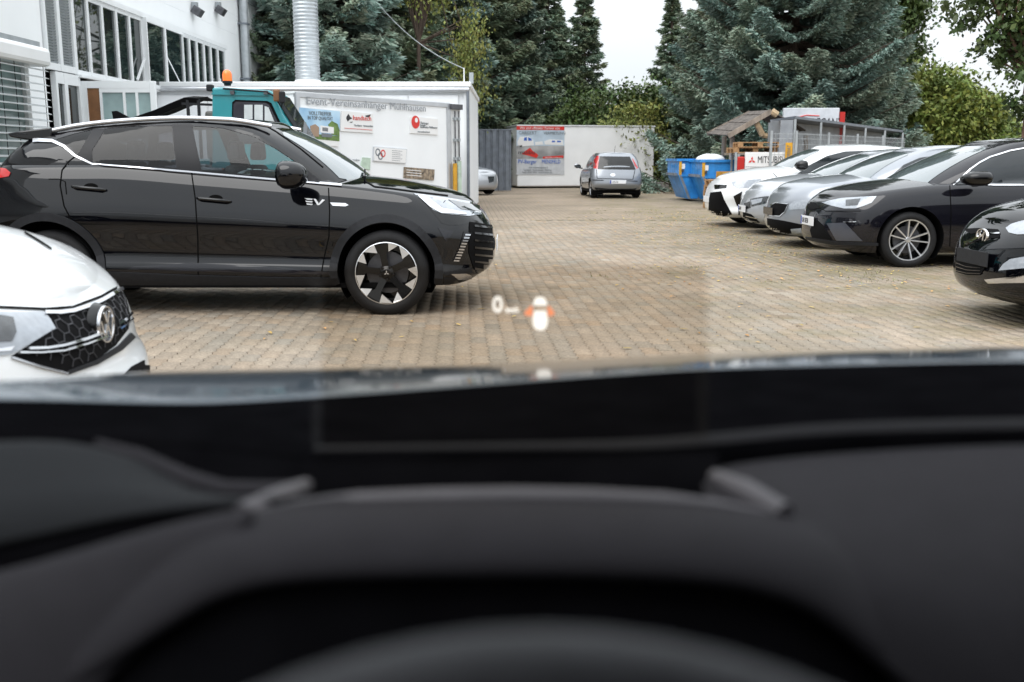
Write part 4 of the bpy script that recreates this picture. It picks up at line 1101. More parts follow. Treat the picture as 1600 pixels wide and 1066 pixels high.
# two tall bays closed by grey louvre blinds
ya = [HW(p, 60).y for p in (67, 89, 112)]
for i in range(2):
    a, b = ya[i], ya[i + 1]; f = MB()
    f.box(HX - .05, HX + .06, a, a + .06, zb_, zr_ - .3); f.box(HX - .05, HX + .06, b - .06, b, zb_, zr_ - .3); f.box(HX - .05, HX + .055, a + .06, b - .06, zb_, zb_ + .12)
    fo = H(f, 'blind_window', 'white_frame'); s_ = MB(); n = int((zr_ - .3 - zb_ - .14) / .05)
    for k in range(n):
        z = zb_ + .14 + k * .05; s_.bar((HX + .01, a + .062, z), (HX + .01, b - .062, z), .008, .04, up=(.6, 0, 1))
    s_.v = [(x - (HX - 4), y - 18, z) for x, y, z in s_.v]; q = s_.build('louvre', 'louvre_grey', fo); q['kind'] = 'stuff'
# glazed door in the wall beneath
for i, (a, b) in enumerate(((ya[0] + .25, ya[1] + .1), (ya[1] + .1, ya[2] + .1))):
    f = MB(); f.box(HX - .04, HX + .06, a, a + .07, 0, zb_ - .02); f.box(HX - .04, HX + .06, b - .07, b, 0, zb_ - .02); f.box(HX - .04, HX + .055, a + .07, b - .07, zb_ - .22, zb_ - .02); f.box(HX - .04, HX + .055, a + .07, b - .07, 0, .3)
    fo = H(f, 'glazed_door', 'white_frame'); pn = MB().box(HX - .01, HX + .01, a + .07, b - .07, .3, zb_ - .22); pn.v = [(x - (HX - 4), y - 18, z) for x, y, z in pn.v]; pn.build('pane', 'glass_bldg', fo)
# floodlights, down pipe, twin conduits
def wall_at(px, py, r_): p = HW(px, py); return p
for px, py in ((300, 14), (337, 13)):
    p = HW(px, py); fl = empty('floodlight', (HX + .05, p.y, p.z), 0, 'small floodlight high on the hall wall, %s' % ('left of the pair' if px < 320 else 'right one nearer the pipe'), 'floodlight')
    MB().box(0, .22, -.16, .16, -.10, .10, Matrix.Rotation(R(35), 4, 'Y')).build('lamp_housing', 'steel_dark', fl, bevel=.01)
    MB().box(-.05, .1, -.05, .05, .0, .16).build('bracket', 'galv', fl)
p = HW(374, 60); pt_ = empty('flue_pipe', (HX + .16, p.y, 0), 0, 'slim galvanised pipe running up the white hall wall beside the windows', 'pipe')
MB().tube([(0, 0, 0), (0, 0, 9)], .13, 16).build('pipe_shaft', 'galv', pt_, True); MB().tube([(.02, .28, 0), (.02, .28, 9)], .05, 10).build('conduit', 'white_frame', pt_, True)
for z in (3.6, 5.2): MB().box(-.16, .14, -.15, .15, z, z + .05).build('pipe_clip', 'galv_dark', pt_)
# projecting office bay with canopy and outside blinds, lower left
BX = -6.3; yb1 = atX(78, 90, BX).y; zc0 = atX(78, 105, BX).z; zc1 = atX(76, 70, BX).z
bay = empty('office_bay', (BX - .9, yb1 - 3, 0), 0, 'low white office bay at far left with canopy box and horizontal outside blinds', 'building')
def Bq(mb, name, m, parent=None, **k): mb.v = [(x - (BX - .9), y - (yb1 - 3), z) for x, y, z in mb.v]; return mb.build(name, m, parent or bay, **k)
Bq(MB().box(HX, BX - .25, 3, yb1 - .12, 0, zc0), 'wall', 'white_wall')
Bq(MB().box(HX, BX + .02, 3, yb1 + .02, zc0, zc1 - .05), 'canopy', 'white_frame', bevel=.06)
Bq(MB().box(HX, BX - .1, 3, yb1 - .05, zc1 - .05, zc1 + .03), 'flat_roof', 'galv')
for k in range(4):
    y = yb1 - .35 - k * 1.05
    fo = Bq(MB().box(BX - .25, BX - .17, y - .05, y + .05, .6, zc0), 'window_post', 'white_frame')
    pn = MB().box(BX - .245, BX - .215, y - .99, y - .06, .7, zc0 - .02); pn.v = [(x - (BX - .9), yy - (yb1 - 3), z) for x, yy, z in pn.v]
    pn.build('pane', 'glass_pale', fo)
for k in range(20):
    z = zc0 - .05 - k * .095
    Bq(MB().bar((BX - .06, 3.2, z), (BX - .06, yb1 - .02, z), .075, .007, up=(.35, 0, 1)), 'slat', 'blind')
for y in (yb1 - .1, yb1 - .9, yb1 - 1.25, yb1 - 2.1): Bq(MB().bar((BX - .06, y, zc0), (BX - .06, y, zc0 - 1.9), .006), 'blind_cord', 'trim_dark')
# open glazed door leaf standing out from the hall, facing the camera
yl = HW(124, 150).y; dl = at(125, 127, yl); dr = at(243, 127, yl); zd = dl.z
door = empty('open_gate_leaf', (dl.x, yl, 0), 0, 'open white framed glazed gate leaf swung out from the hall, brown panel on its left', 'gate')
wd = dr.x - dl.x
MB().box(0, .13, -.04, .04, 0, zd).build('stile', 'white_frame', door, bevel=.01); MB().box(wd - .11, wd, -.04, .04, 0, zd).build('stile', 'white_frame', door, bevel=.01)
MB().box(.13, wd - .11, -.038, .038, zd - .13, zd).build('rail', 'white_frame', door); MB().box(.13, wd - .11, -.038, .038, 0, .5).build('rail', 'white_frame', door)
for x in (.36, .80, 1.04):
    MB().box(x, x + .05, -.032, .032, .5, zd - .13 - (.08 if x > .4 else 0)).build('mullion', 'white_frame', door)
MB().box(.41, wd - .11, -.033, .033, zd - .21, zd - .13).build('transom', 'white_frame', door)
MB().box(.13, .36, -.01, .01, .5, zd - .13).build('brown_panel', 'brown_door', door)
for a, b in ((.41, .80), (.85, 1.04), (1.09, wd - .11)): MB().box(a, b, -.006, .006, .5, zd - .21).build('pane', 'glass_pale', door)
MB().box(.84, .86, -.07, -.033, 1.0, 1.25).build('handle', 'trim_dark', door)

# ------------------------------------------------------------------ flat-roofed white garage block behind the truck
GY = 23.5; gl_ = HX + .02; gR = at(733, 130, GY).x; gz = at(500, 128, GY).z
gar = empty('garage_block', ((gl_ + gR) / 2, GY + 3, 0), 0, 'long low white flat-roofed garage with grey roof edge behind the teal truck', 'building')
def Gq(mb, name, m, parent=None, **k): mb.v = [(x - (gl_ + gR) / 2, y - GY - 3, z) for x, y, z in mb.v]; return mb.build(name, m, parent or gar, **k)
Gq(MB().box(gl_, gR, GY + .05, GY + 6, 0, gz - .12), 'wall', 'white_panel')
npn = 6; pw = (gR - .25 - gl_) / npn
for k in range(npn): Gq(MB().box(gl_ + k * pw + .006, gl_ + (k + 1) * pw - .006, GY, GY + .045, .02, gz - .30), 'wall_panel', 'white_panel', bevel=.004)
Gq(MB().box(gl_, gR + .04, GY - .06, GY + 6.05, gz - .12, gz), 'roof_edge', 'white_frame', bevel=.02)
Gq(MB().tube([(gl_, GY - .06, gz - .16), (gR, GY - .06, gz - .18)], .055, 10), 'gutter', 'alu', smooth=True)
Gq(MB().box(gR - .12, gR, GY - .02, GY + .1, 0, gz - .12), 'corner_post', 'white_frame')
Gq(MB().tube([(gR - .03, GY - .07, gz - .15), (gR - .03, GY - .07, .05)], .035, 10), 'down_pipe', 'galv_dark', smooth=True)
Gq(MB().box(gR - .02, gR + .08, GY + .5, GY + .6, gz, gz + .25), 'antenna_foot', 'galv')
Gq(MB().bar((gR - .12, GY + .1, gz), (gR - .12, GY + .1, gz + .32), .025), 'wire_post', 'white_frame')
p0 = Vector((gR - .12, GY + .1, gz + .3)); p1 = at(545, -60, 36)
wpts = [p0.lerp(p1, t) + Vector((0, 0, -.5 * 4 * t * (1 - t))) for t in [i / 12 for i in range(13)]]
tag(MB().tube(wpts, .012, 5).build('overhead_wire', 'galv'), 'thin wire rising from the garage corner into the spruces', 'wire')
# ribbed exhaust duct
pd = at(481, 122, GY + 2.2); duct = empty('exhaust_duct', (pd.x, pd.y, gz), 0, 'large ribbed galvanised exhaust duct standing on the garage roof', 'duct')
prof = []; z = .18
while z < 6.5: prof += [(.30, z), (.312, z + .02), (.312, z + .045), (.30, z + .065)]; z += .09
MB().lathe(prof, 'z', n=36).build('duct_pipe', 'galv', duct, True, angle=80)
MB().lathe([(.36, 0), (.36, .12), (.31, .2)], 'z', n=36).build('duct_collar', 'white_frame', duct, True)

# ------------------------------------------------------------------ teal truck with beacon
TY = 15.4
def tp(px, py): p = at(px, py, TY); return (p.x, p.z)
tx0 = at(331, 140, TY).x; tr_ = empty('teal_truck', (tx0 + .9, TY + .5, 0), 0, 'teal utility truck cab with orange beacon on its roof, half hidden behind the black crossover', 'truck')
def Tq(mb, name, m, parent=None, **k): mb.v = [(x - (tx0 + .9), y - (TY + .5), z) for x, y, z in mb.v]; return mb.build(name, m, parent or tr_, **k)
side = [tp(331, 137), tp(345, 136), tp(420, 141), tp(428, 146), tp(441, 178), tp(470, 222), tp(478, 250), tp(480, 300), tp(331, 300)]
sh = [(x, z) for x, z in side]
win_o = [tp(363, 160), tp(368, 156), tp(418, 158), tp(424, 161), tp(440, 195), tp(456, 225), tp(362, 225)]
cb_ = MB()
for yy in (TY, TY + 1.05):
    k = len(cb_.v)
cb_.prism(sh, TY, TY + 1.05)
Tq(cb_, 'cab', 'teal', bevel=.03)
Tq(MB().prism(win_o, TY - .012, TY + .01), 'window_seal', 'trim_dark')
Tq(MB().prism([tp(365, 163), tp(369, 159), tp(416, 161), tp(421, 164), tp(437, 196), tp(452, 224), tp(365, 224)], TY - .016, TY - .008), 'door_window', 'glass_privacy')
for a, b in (((383, 168), (394, 190)), ((397, 168), (412, 192)), ((415, 170), (430, 194))):
    pass
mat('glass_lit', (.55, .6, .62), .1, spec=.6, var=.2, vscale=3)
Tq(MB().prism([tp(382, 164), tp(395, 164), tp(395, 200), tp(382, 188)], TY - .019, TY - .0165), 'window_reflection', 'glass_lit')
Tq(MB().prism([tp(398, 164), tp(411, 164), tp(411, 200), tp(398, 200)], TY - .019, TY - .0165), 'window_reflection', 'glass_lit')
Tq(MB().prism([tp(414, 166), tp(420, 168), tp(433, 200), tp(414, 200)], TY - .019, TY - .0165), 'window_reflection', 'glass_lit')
Tq(MB().bar((tp(331, 147)[0], TY - .01, tp(331, 147)[1]), (tp(420, 149)[0], TY - .01, tp(420, 149)[1]), .03, .02), 'roof_drip_rail', 'teal')
Tq(MB().tube([(tp(350, 139)[0], TY - .05, tp(350, 139)[1]), (tp(418, 144)[0], TY - .05, tp(418, 144)[1]), (tp(430, 151)[0], TY - .05, tp(430, 151)[1]), (tp(470, 212)[0], TY - .05, tp(470, 212)[1])], .014, 8), 'grab_rail', 'trim', smooth=True)
for px in (357, 410): Tq(MB().box(tp(px, 0)[0] - .03, tp(px, 0)[0] + .03, TY - .06, TY, tp(0, 148)[1], tp(0, 142)[1]), 'rail_bracket', 'steel_dark')
a = tp(429, 150); b = tp(472, 214)
Tq(MB().prism([tp(425, 147), tp(431, 147), tp(474, 214), tp(464, 214)], TY + .15, TY + .95).add([], []), 'windscreen', 'glass_dark')
bxp = tp(347, 134); bt = MB()
Tq(MB().lathe([(.05, 0), (.055, .03), (.075, .04), (.075, .07)], 'z', c=(bxp[0], TY + .3, bxp[1] + .02), n=20), 'beacon_base', 'trim', smooth=True)
Tq(MB().lathe([(.072, .07), (.072, .17), (.06, .21), (.03, .235), (.0001, .24)], 'z', c=(bxp[0], TY + .3, bxp[1] + .02), n=20), 'beacon', 'orange', smooth=True)
p = tp(326, 137); Tq(MB().box(p[0] - .05, p[0] + .05, TY + .02, TY + .14, p[1] - .05, p[1] + .05), 'work_lamp', 'trim', bevel=.02)
p = tp(435, 150); Tq(MB().box(p[0] - .05, p[0] + .05, TY - .14, TY - .06, p[1] - .09, p[1] + .09), 'marker_lamp', 'brown_door', bevel=.02)
p = tp(446, 153); Tq(MB().box(p[0] - .045, p[0] + .045, TY - .25, TY - .18, p[1] - .09, p[1] + .08), 'wing_mirror', 'trim', bevel=.02)
Tq(MB().tube([(tp(446, 162)[0], TY - .2, tp(446, 162)[1]), (tp(440, 168)[0], TY - .03, tp(440, 168)[1])], .012, 6), 'mirror_arm', 'trim')
Tq(MB().box(tp(475, 0)[0], tp(475, 0)[0] + .6, TY + .1, TY + 1.0, .6, .98), 'bonnet', 'teal', bevel=.05)
Tq(MB().box(tx0 - 2.3, tx0 + 2.5, TY + .3, TY + .9, .5, .7), 'chassis', 'trim_dark')
Tq(MB().box(tx0 - 2.4, tx0 - .1, TY + .05, TY + 1.1, .95, 1.25), 'cargo_bed', 'teal', bevel=.02)
for x in (tx0 - 1.5, tx0 + 1.6):
    for yy in (TY + .15, TY + .95): Tq(MB().lathe([(.25, -.12), (.44, -.13), (.48, -.09), (.48, .09), (.44, .13), (.25, .12), (.0001, .08)], 'y', c=(x, yy, .48), n=32), 'wheel', 'rubber', smooth=True)
# curved black cover and its frame on the bed
arc = [at(px, py, TY + .2) for px, py in ((205, 186), (245, 172), (268, 162), (290, 153), (312, 154))]
cv = MB()
for q in arc:
    for yy, dz in ((TY + .15, -.10), (TY + .12, 0), (TY + .6, .05), (TY + 1.1, 0)): cv.v.append((q.x, yy, q.z + dz))
for i in range(len(arc) - 1):
    for k in range(3): cv.f.append((i * 4 + k, i * 4 + k + 1, i * 4 + k + 5, i * 4 + k + 4))
Tq(cv, 'bed_cover', 'trim_dark', smooth=True)
for px, ya_, yb_ in ((293, 155, 190), (310, 155, 190)): a = at(px, ya_, TY + .15); b = at(px, yb_, TY + .15); Tq(MB().bar((a.x, a.y, a.z), (a.x, a.y, 1.2), .04), 'frame_post', 'trim')
a = at(284, 162, TY + .15); b = at(331, 164, TY + .15); Tq(MB().bar(a, b, .035), 'frame_rail', 'trim')
Tq(MB().box(at(300, 0, TY).x, at(330, 0, TY).x, TY + .3, TY + 1.0, 1.25, at(0, 172, TY).z), 'load', 'concrete', bevel=.04)

# ------------------------------------------------------------------ white event trailer
def solveY(px, py, z): d = ray(px, py); return (z - EYE.z) * d.y / d.z
zT = 2.42; Yl = solveY(463, 144, zT); Yr = solveY(712, 162, zT); pl_ = at(463, 144, Yl); pr_ = at(704, 162, Yr)
ang = math.atan2(pr_.y - pl_.y, pr_.x - pl_.x); Lt = math.hypot(pr_.y - pl_.y, pr_.x - pl_.x)
trl = empty('event_trailer', (pl_.x, pl_.y, 0), ang, 'white box trailer lettered Event-Vereinsanhänger Mühlhausen covered with sponsor posters', 'trailer')
ti = (Matrix.Translation((pl_.x, pl_.y, 0)) @ Matrix.Rotation(ang, 4, 'Z')).inverted()
def tl(px, py):
    """pixel -> (x, z) on the trailer's side"""
    o = ti @ EYE; d = ti.to_3x3() @ ray(px, py); q = o + d * (-o.y / d.y); return q.x, q.z
MB().box(0, Lt, .02, 2.1, .45, zT - .02).build('box_body', 'white_panel', trl)
MB().box(0, Lt, 0, .08, zT - .08, zT).build('top_rail', 'alu', trl); MB().box(0, .08, -.005, .06, .45, zT - .08).build('edge_profile', 'alu', trl)
MB().box(Lt - .12, Lt, -.005, .06, .45, zT - .08).build('edge_profile', 'alu', trl); MB().box(0, Lt, 0, .08, .38, .46).build('bottom_rail', 'alu', trl)
MB().box(-.02, Lt + .02, .04, 2.12, zT - .02, zT + .02).build('roof', 'white_frame', trl)
MB().box(.1, Lt - .1, .3, 1.8, .3, .42).build('chassis', 'steel_dark', trl)
for x in (Lt * .45, Lt * .62):
    for y in (.2, 1.9): MB().lathe([(.15, -.1), (.30, -.1), (.33, -.06), (.33, .06), (.30, .1), (.0001, .08)], 'y', c=(x, y, .33), n=28).build('wheel', 'rubber', trl, True)
def quad_px(name, m, pts, y0=-.004, y1=.018, parent=None): return MB().prism([tl(*p) for p in pts], y0, y1).build(name, m, parent or trl)
tz = tl(480, 163); tz2 = tl(664, 178); ts = .20
t = label_text('Event-Vereinsanhänger Mühlhausen', ts, 'print_soft', trl, (tl(478, 163)[0], -.006, tl(478, 163)[1]), (R(90), 0, 0))
wt = tl(664, 176)[0] - tl(478, 164)[0]; t.scale = (wt / max(1e-3, t.dimensions.x), 1, 1); t['kind'] = 'stuff'
po_ = quad_px('house_poster', 'print_white', [(467, 167), (531, 173), (529, 229), (466, 226)], -.004)
mat('poster_sky', (.10, .38, .72), .4, var=.25, vscale=1.2, c2=(.55, .75, .9)); mat('poster_grass', (.12, .2, .05), .5, var=.5, vscale=10)
mat('poster_tan', (.35, .24, .17), .5); mat('poster_dark', (.06, .05, .045), .5, var=.8, vscale=14, c2=(.45, .35, .25)); mat('pale_grey', (.55, .57, .6), .5, var=.1); mat('poster_mid', (.25, .26, .28), .5, var=.3, vscale=6)
quad_px('poster_sky', 'poster_sky', [(467, 168), (531, 174), (530, 213), (467, 207)], -.007, 0, po_)
quad_px('poster_ground', 'poster_grass', [(467, 207), (530, 213), (530, 221), (467, 215)], -.007, 0, po_)
quad_px('poster_tree', 'poster_grass', [(467, 190), (472, 187), (478, 192), (480, 200), (476, 207), (467, 207)], -.009, -.003, po_)
quad_px('poster_tree', 'poster_grass', [(512, 195), (518, 189), (527, 194), (530, 203), (530, 213), (518, 211)], -.009, -.003, po_)
for pts, m in (([(472, 203), (486, 204), (486, 214), (472, 212)], 'print_white'), ([(475, 206), (485, 206.5), (485, 212), (475, 211)], 'print_grey'), ([(484, 197), (492, 194), (498, 199), (498, 214), (486, 213)], 'poster_tan'), ([(500, 196), (521, 199), (521, 209), (500, 207)], 'print_white'), ([(503, 199), (512, 200), (512, 206), (503, 205)], 'poster_mid'), ([(502, 208), (519, 210), (518, 215), (502, 214)], 'print_grey')):
    quad_px('poster_house', m, pts, -.011, -.005, po_)
for body, (px, py), s_, px2 in (('VOLLTREFFER', (482, 179.5), .10, 517), ('IN TOP QUALITÄT', (480, 186.5), .09, 519)):
    q = tl(px, py); t = label_text(body, s_, 'print_grey', trl, (q[0], -.014, q[1]), name='poster_lettering'); t.scale = ((tl(px2, py)[0] - q[0]) / max(1e-3, t.dimensions.x), 1, 1)
p2_ = quad_px('sponsor_board', 'print_white', [(534, 173), (583, 178), (583, 208), (532, 205)], -.003)
q = tl(551, 187.5); label_text('handtech', .13, 'print_red', trl, (q[0], -.009, q[1]), name='poster_lettering', sx=1.1)
quad_px('emblem', 'print_black', [(541, 183), (544, 178), (547, 183), (550, 185), (546, 187), (543, 190), (541, 186)], -.009, 0, p2_)
quad_px('emblem', 'print_black', [(570, 181), (579, 179), (577, 183), (572, 183)], -.009, 0, p2_); quad_px('emblem', 'print_black', [(546, 191), (551, 190), (549, 192)], -.009, 0, p2_)
q = tl(553, 197.5); label_text('Tischlerei · Innenausbau', .055, 'print_grey', trl, (q[0], -.009, q[1]), name='poster_lettering')
quad_px('red_line', 'print_red', [(538, 200), (581, 203), (581, 203.6), (538, 200.6)], -.009, 0, p2_)
p3_ = quad_px('sponsor_board', 'print_white', [(642, 182), (684, 186), (684, 211), (641, 208)], -.003)
cc = tl(649, 191); MB().lathe([(.0001, -.009), (.13, -.009), (.13, 0)], 'y', c=(cc[0], 0, cc[1]), n=24).build('emblem', 'print_red', p3_)
MB().lathe([(.0001, -.012), (.05, -.012)], 'y', c=(cc[0] + .02, 0, cc[1] + .04), n=16).build('emblem_eye', 'print_white', p3_)
for body, (px, py), s_ in (('Thüringer', (656, 194), .07), ('Energie', (656, 197), .06), ('Stadtwerke Mühlhausen', (656, 200), .06), ('www.stadtwerke.de', (652, 207), .05)):
    q = tl(px, py); label_text(body, s_, 'print_grey', trl, (q[0], -.009, q[1]), name='poster_lettering')
p4_ = quad_px('sponsor_board', 'pale_grey', [(584, 229), (636, 233), (634, 256), (583, 252)], -.003)
quad_px('board_face', 'print_white', [(585, 230), (635, 234), (633.5, 255), (584, 251)], -.006, 0, p4_)
for (px, py) in ((590, 238), (598, 240), (594, 244)): cc = tl(px, py); MB().lathe([(.05, -.010), (.075, -.010), (.075, -.003), (.05, -.003)], 'y', c=(cc[0], 0, cc[1]), n=16, close=True).build('emblem', 'print_grey' if px < 598 else 'print_red', p4_)
for k in range(6):
    quad_px('text_line', 'poster_mid', [(612, 235 + k * 3), (628 - (k % 2) * 3, 236.3 + k * 3), (628 - (k % 2) * 3, 236.9 + k * 3), (612, 235.6 + k * 3)], -.009, -.003, p4_)
p5_ = quad_px('sponsor_board', 'poster_dark', [(632, 261), (679, 265), (678, 282), (631, 278)], -.004)
for k in range(3): quad_px('text_line', 'print_white', [(635, 265 + k * 4), (658, 267 + k * 4), (658, 268 + k * 4), (635, 266 + k * 4)], -.008, 0, p5_)
mat('poster_green', (.45, .56, .46), .5, var=.2, vscale=8); p6_ = quad_px('sponsor_board', 'poster_green', [(567, 246), (579, 247), (578, 266), (563, 262)], -.004)
q = tl(545, 252); label_text('Gartenbau', .07, 'print_grey', trl, (q[0], -.009, q[1]), name='poster_lettering')
# folded tail gate with lock bars at the trailer's right end
tg = [tl(690, 160), tl(712, 162)]
gx0, gx1 = Lt + .02, Lt + .34
MB().box(gx0, gx1, .0, .5, .45, zT - .05).build('tail_door', 'white_frame', trl); MB().box(gx0 - .05, gx1 + .02, -.06, .5, zT - .12, zT - .01).build('door_cap', 'steel_dark', trl)
for x in (gx0 + .08, gx0 + .22):
    MB().tube([(x, -.04, zT - .15), (x, -.04, .5)], .016, 8).build('lock_bar', 'steel_dark', trl)
    for z in (zT - .35, zT - .8, zT - 1.2): MB().box(x - .03, x + .03, -.06, 0, z, z + .06).build('lock_bracket', 'galv', trl)
MB().box(gx0 - .02, gx0 + .10, -.07, -.045, .5, 1.15).build('yellow_notice', 'yellow', trl); MB().box(gx0 + .14, gx0 + .26, -.07, -.045, .5, 1.2).build('green_notice', 'poster_green', trl)

# ------------------------------------------------------------------ far end: grey fence, white container, small cars
fy = 39.0; fx0 = at(690, 250, fy).x; fx1 = at(800, 250, fy).x; fzt = at(760, 204, fy).z
fen = empty('sheet_fence', ((fx0 + fx1) / 2 - 3, fy, 0), 0, 'grey corrugated sheet metal fence left of the white container', 'fence')
for k in range(5):
    f = MB(); x = fx1 - 2.0 * (k + 1) - ((fx0 + fx1) / 2 - 3); pts = []
    for i in range(8): pts += [(x + i * .25, 0), (x + i * .25 + .15, 0), (x + i * .25 + .18, .04), (x + i * .25 + .22, .04)]
    n = len(pts)
    for (a, b) in pts: f.v += [(a, b, .03), (a, b, fzt)]
    for i in range(n - 1): f.f.append((2 * i, 2 * i + 2, 2 * i + 3, 2 * i + 1))
    f.build('fence_panel', 'galv_dark', fen)
    MB().box(x - .03, x + .03, .05, .11, 0, fzt).build('fence_post', 'galv_dark', fen)
MB().box(fx0 - 10 - (fx0 + fx1) / 2 + 3, fx1 - (fx0 + fx1) / 2 + 3, -.01, .06, fzt, fzt + .05).build('fence_cap', 'galv_dark', fen)
g0 = gr(808, 294); ca_ = R(12)
cont = empty('white_container', (g0.x, g0.y, 0), ca_, 'white flat-sided container at the far end of the yard with a red and blue poster', 'container')
ci = (Matrix.Translation((g0.x, g0.y, 0)) @ Matrix.Rotation(ca_, 4, 'Z')).inverted()
def cl(px, py):
    o = ci @ EYE; d = ci.to_3x3() @ ray(px, py); q = o + d * (-o.y / d.y); return q.x, q.z
cz_ = cl(900, 197.5)[1]; cxr = cl(1022, 250)[0]
MB().box(0, cxr, 0, 2.5, .06, cz_).build('container_body', 'render_dirty', cont, bevel=.05)
MB().box(.1, cxr - .1, .1, 2.4, 0, .06).build('container_base', 'trim_dark', cont)
MB().box(-.02, cxr + .02, -.03, 2.53, cz_, cz_ + .05).build('roof_edge', 'white_frame', cont)
def cq(name, m, pts, y0=-.01, y1=.0, parent=None): return MB().prism([cl(*p) for p in pts], y0, y1).build(name, m, parent or cont)
mat('poster_road', (.13, .13, .135), .4, var=.3, vscale=1.5, c2=(.5, .5, .5)); mat('poster_haze', (.50, .60, .70), .4, var=.2, vscale=2)
pc = cq('poster', 'pale_grey', [(807, 196.5), (881.5, 197.5), (881.5, 273), (807, 273)], -.02)
cq('poster_banner', 'print_red', [(807, 197), (881.5, 198), (881.5, 203.5), (807, 203)], -.026, -.018, pc)
cq('poster_sky', 'poster_haze', [(807, 203.5), (881.5, 204), (881.5, 228), (807, 228)], -.026, -.018, pc)
cq('poster_road', 'poster_road', [(807, 228), (881.5, 228), (881.5, 248), (807, 248)], -.026, -.018, pc)
for pts in ([(808, 222), (812, 214), (826, 213), (833, 219), (834, 227), (815, 229), (809, 227)], [(850, 221), (858, 218), (879, 219), (880, 227), (851, 226)], [(836, 222), (847, 221), (849, 226), (836, 227)]):
    cq('printed_van', 'print_white', pts, -.032, -.025, pc)
for pts in ([(819, 215), (823, 214.5), (823, 220), (818, 220)], [(825, 214.5), (830, 217), (831, 220), (825, 220)], [(812, 228), (816, 227), (815, 229.6), (812, 229.6)], [(862, 220), (867, 220), (867, 222.5), (862, 222.5)], [(870, 220), (876, 220), (876, 222.5), (870, 222.5)]):
    cq('printed_window', 'print_blue' if pts[0][1] < 226 else 'print_black', pts, -.036, -.030, pc)
cq('printed_swoosh', 'print_red', [(815, 241), (822, 235), (828, 231), (832, 236), (838, 240), (841, 243), (838, 247), (828, 244)], -.032, -.025, pc)
cq('printed_bar', 'print_red', [(848, 245), (880, 243), (880, 247), (848, 248)], -.032, -.025, pc)
for body, (px, py), s_, m, sx in (('Wir sind offizieller Partner von:', (812, 202), .16, 'print_white', .87), ('CARGERT', (810, 210), .20, 'print_grey', .9), ('VERMIETUNG', (849, 210), .17, 'print_grey', .95), ('malibu', (809, 241), .24, 'print_black', 1.2),
        ('www.malibu-carthago.com', (851, 247), .07, 'print_white', 1), ('PV-Berger', (809, 255.5), .24, 'print_blue', .82), ('MENSFELD', (846, 255.5), .23, 'print_blue', .78), ('Am Industriegebiet 5', (826, 263), .10, 'print_grey', 1), ('Verkauf · Vermietung · Service', (818, 267), .10, 'print_grey', 1), ('Telefon 03601 8870 · www.pv-berger.de', (815, 270.5), .09, 'print_grey', .9)):
    q = cl(px, py); label_text(body, s_, m, cont, (q[0], -.038, q[1]), name='poster_lettering', sx=sx)
# concrete trough beside the container
g = gr(1013, 297); tro = empty('concrete_trough', (g.x, g.y, 0), 0, 'weathered concrete trough on the ground beside the white container', 'trough')
for k in range(5): MB().box(k * .17, k * .17 + .155, 0, .5, .03, .30).build('trough_slab', 'concrete', tro, bevel=.01)
MB().box(-.02, .86, .05, .45, 0, .1).build('trough_base', 'concrete', tro)

PH = right_P([(.78, .70), (.66, .76), (.3, .85), (-.3, .93)], 1.43, W=.83, wb=2.49, nose=.78)
k_ = -2.49 - .62
PH.update(RX=[(0, k_ + .12), (.25, k_), (.5, k_ + .02), (.8, k_ + .08), (1, k_ + .13)], cr=.30, nr=3.6)
PH['zs'] = PH['zs'][:-1] + [(k_, .98)]; PH['zr'] = [(-.8, 1.34), (-1.0, 1.39), (-1.7, 1.43), (-2.6, 1.41), (k_ + .2, 1.36)]; PH['W'] = [(.78, .78), (.3, .82), (-2.5, .83), (k_, .80)]
PH['gh'].update(br=k_ + .16, tr=k_ + .42, crb=.22, crt=.18, gbw=[(0, .70), (-1, .73), (k_, .72)], gtw=[(-1, .54), (-2, .57), (k_, .55)], nr=4)
g = gr(958, 308.5)
hr = R(90 + 3); fw = Vector((math.cos(hr), math.sin(hr), 0)); lc = Vector((g.x, g.y, 0)) + fw * (2.49 - .3)
hb, B = start_car('silver_small_car', 'small silver hatchback seen from behind, parked in front of the white container', 'car', PH, (lc.x, lc.y, 0), hr, 'dark_silver_paint', [(0, .30, .345), (-2.49, .30, .345)])
for x in (0, -2.49):
    for s_ in (1, -1): add_wheel(hb, x, s_ * .80, .30, 'seven')
d = DD(B, hb)
d([(937, 244.5), (984, 245), (992, 262), (993, 265.5), (934, 264.5), (935, 255)], 'rear_window', 'black_gloss', .006)
d([(928, 250), (933, 243.5), (936, 244), (934, 264), (927.5, 263)], 'tail_lamp', 'lamp_red', .008)
d([(988, 247), (991, 252), (997, 263), (994, 264), (988, 250)], 'tail_lamp', 'lamp_red', .008)
d([(915.5, 261), (919, 252), (924, 244), (929.5, 243), (926, 252), (924, 262)], 'side_window', 'glass_dark', .006)
d([(923, 280.7), (943, 281.3), (943, 282.6), (923, 282)], 'bumper_strip', 'trim', .010); d([(980, 282), (996, 282.8), (996, 284), (980, 283.2)], 'bumper_strip', 'trim', .010)
d(strip([(932, 265), (933, 279), (989, 280.5), (992, 266)], .9), 'tailgate_gap', 'seam', .004, 0)
d([(929, 293), (950, 295), (990, 295), (995, 294), (990, 300), (932, 299)], 'rear_valance', 'trim', .006)
d(ellipse(957.5, 273.5, 4, 2.6), 'badge', 'chrome', .010)
plate(B, hb, .52, 'plate_white', False, 'UH-CK')
mirror(hb, -.55, .86, 1.0, 'silver_paint', 1, 1.0); mirror(hb, -.55, -.86, 1.0, 'silver_paint', -1, 1.0)
MB().tube([(-2.3, 0, 1.46), (-2.45, 0, 1.66)], .006, 5).build('aerial', 'trim_dark', hb)
PS = dict(PH); lc = at(752, 250, 35); 
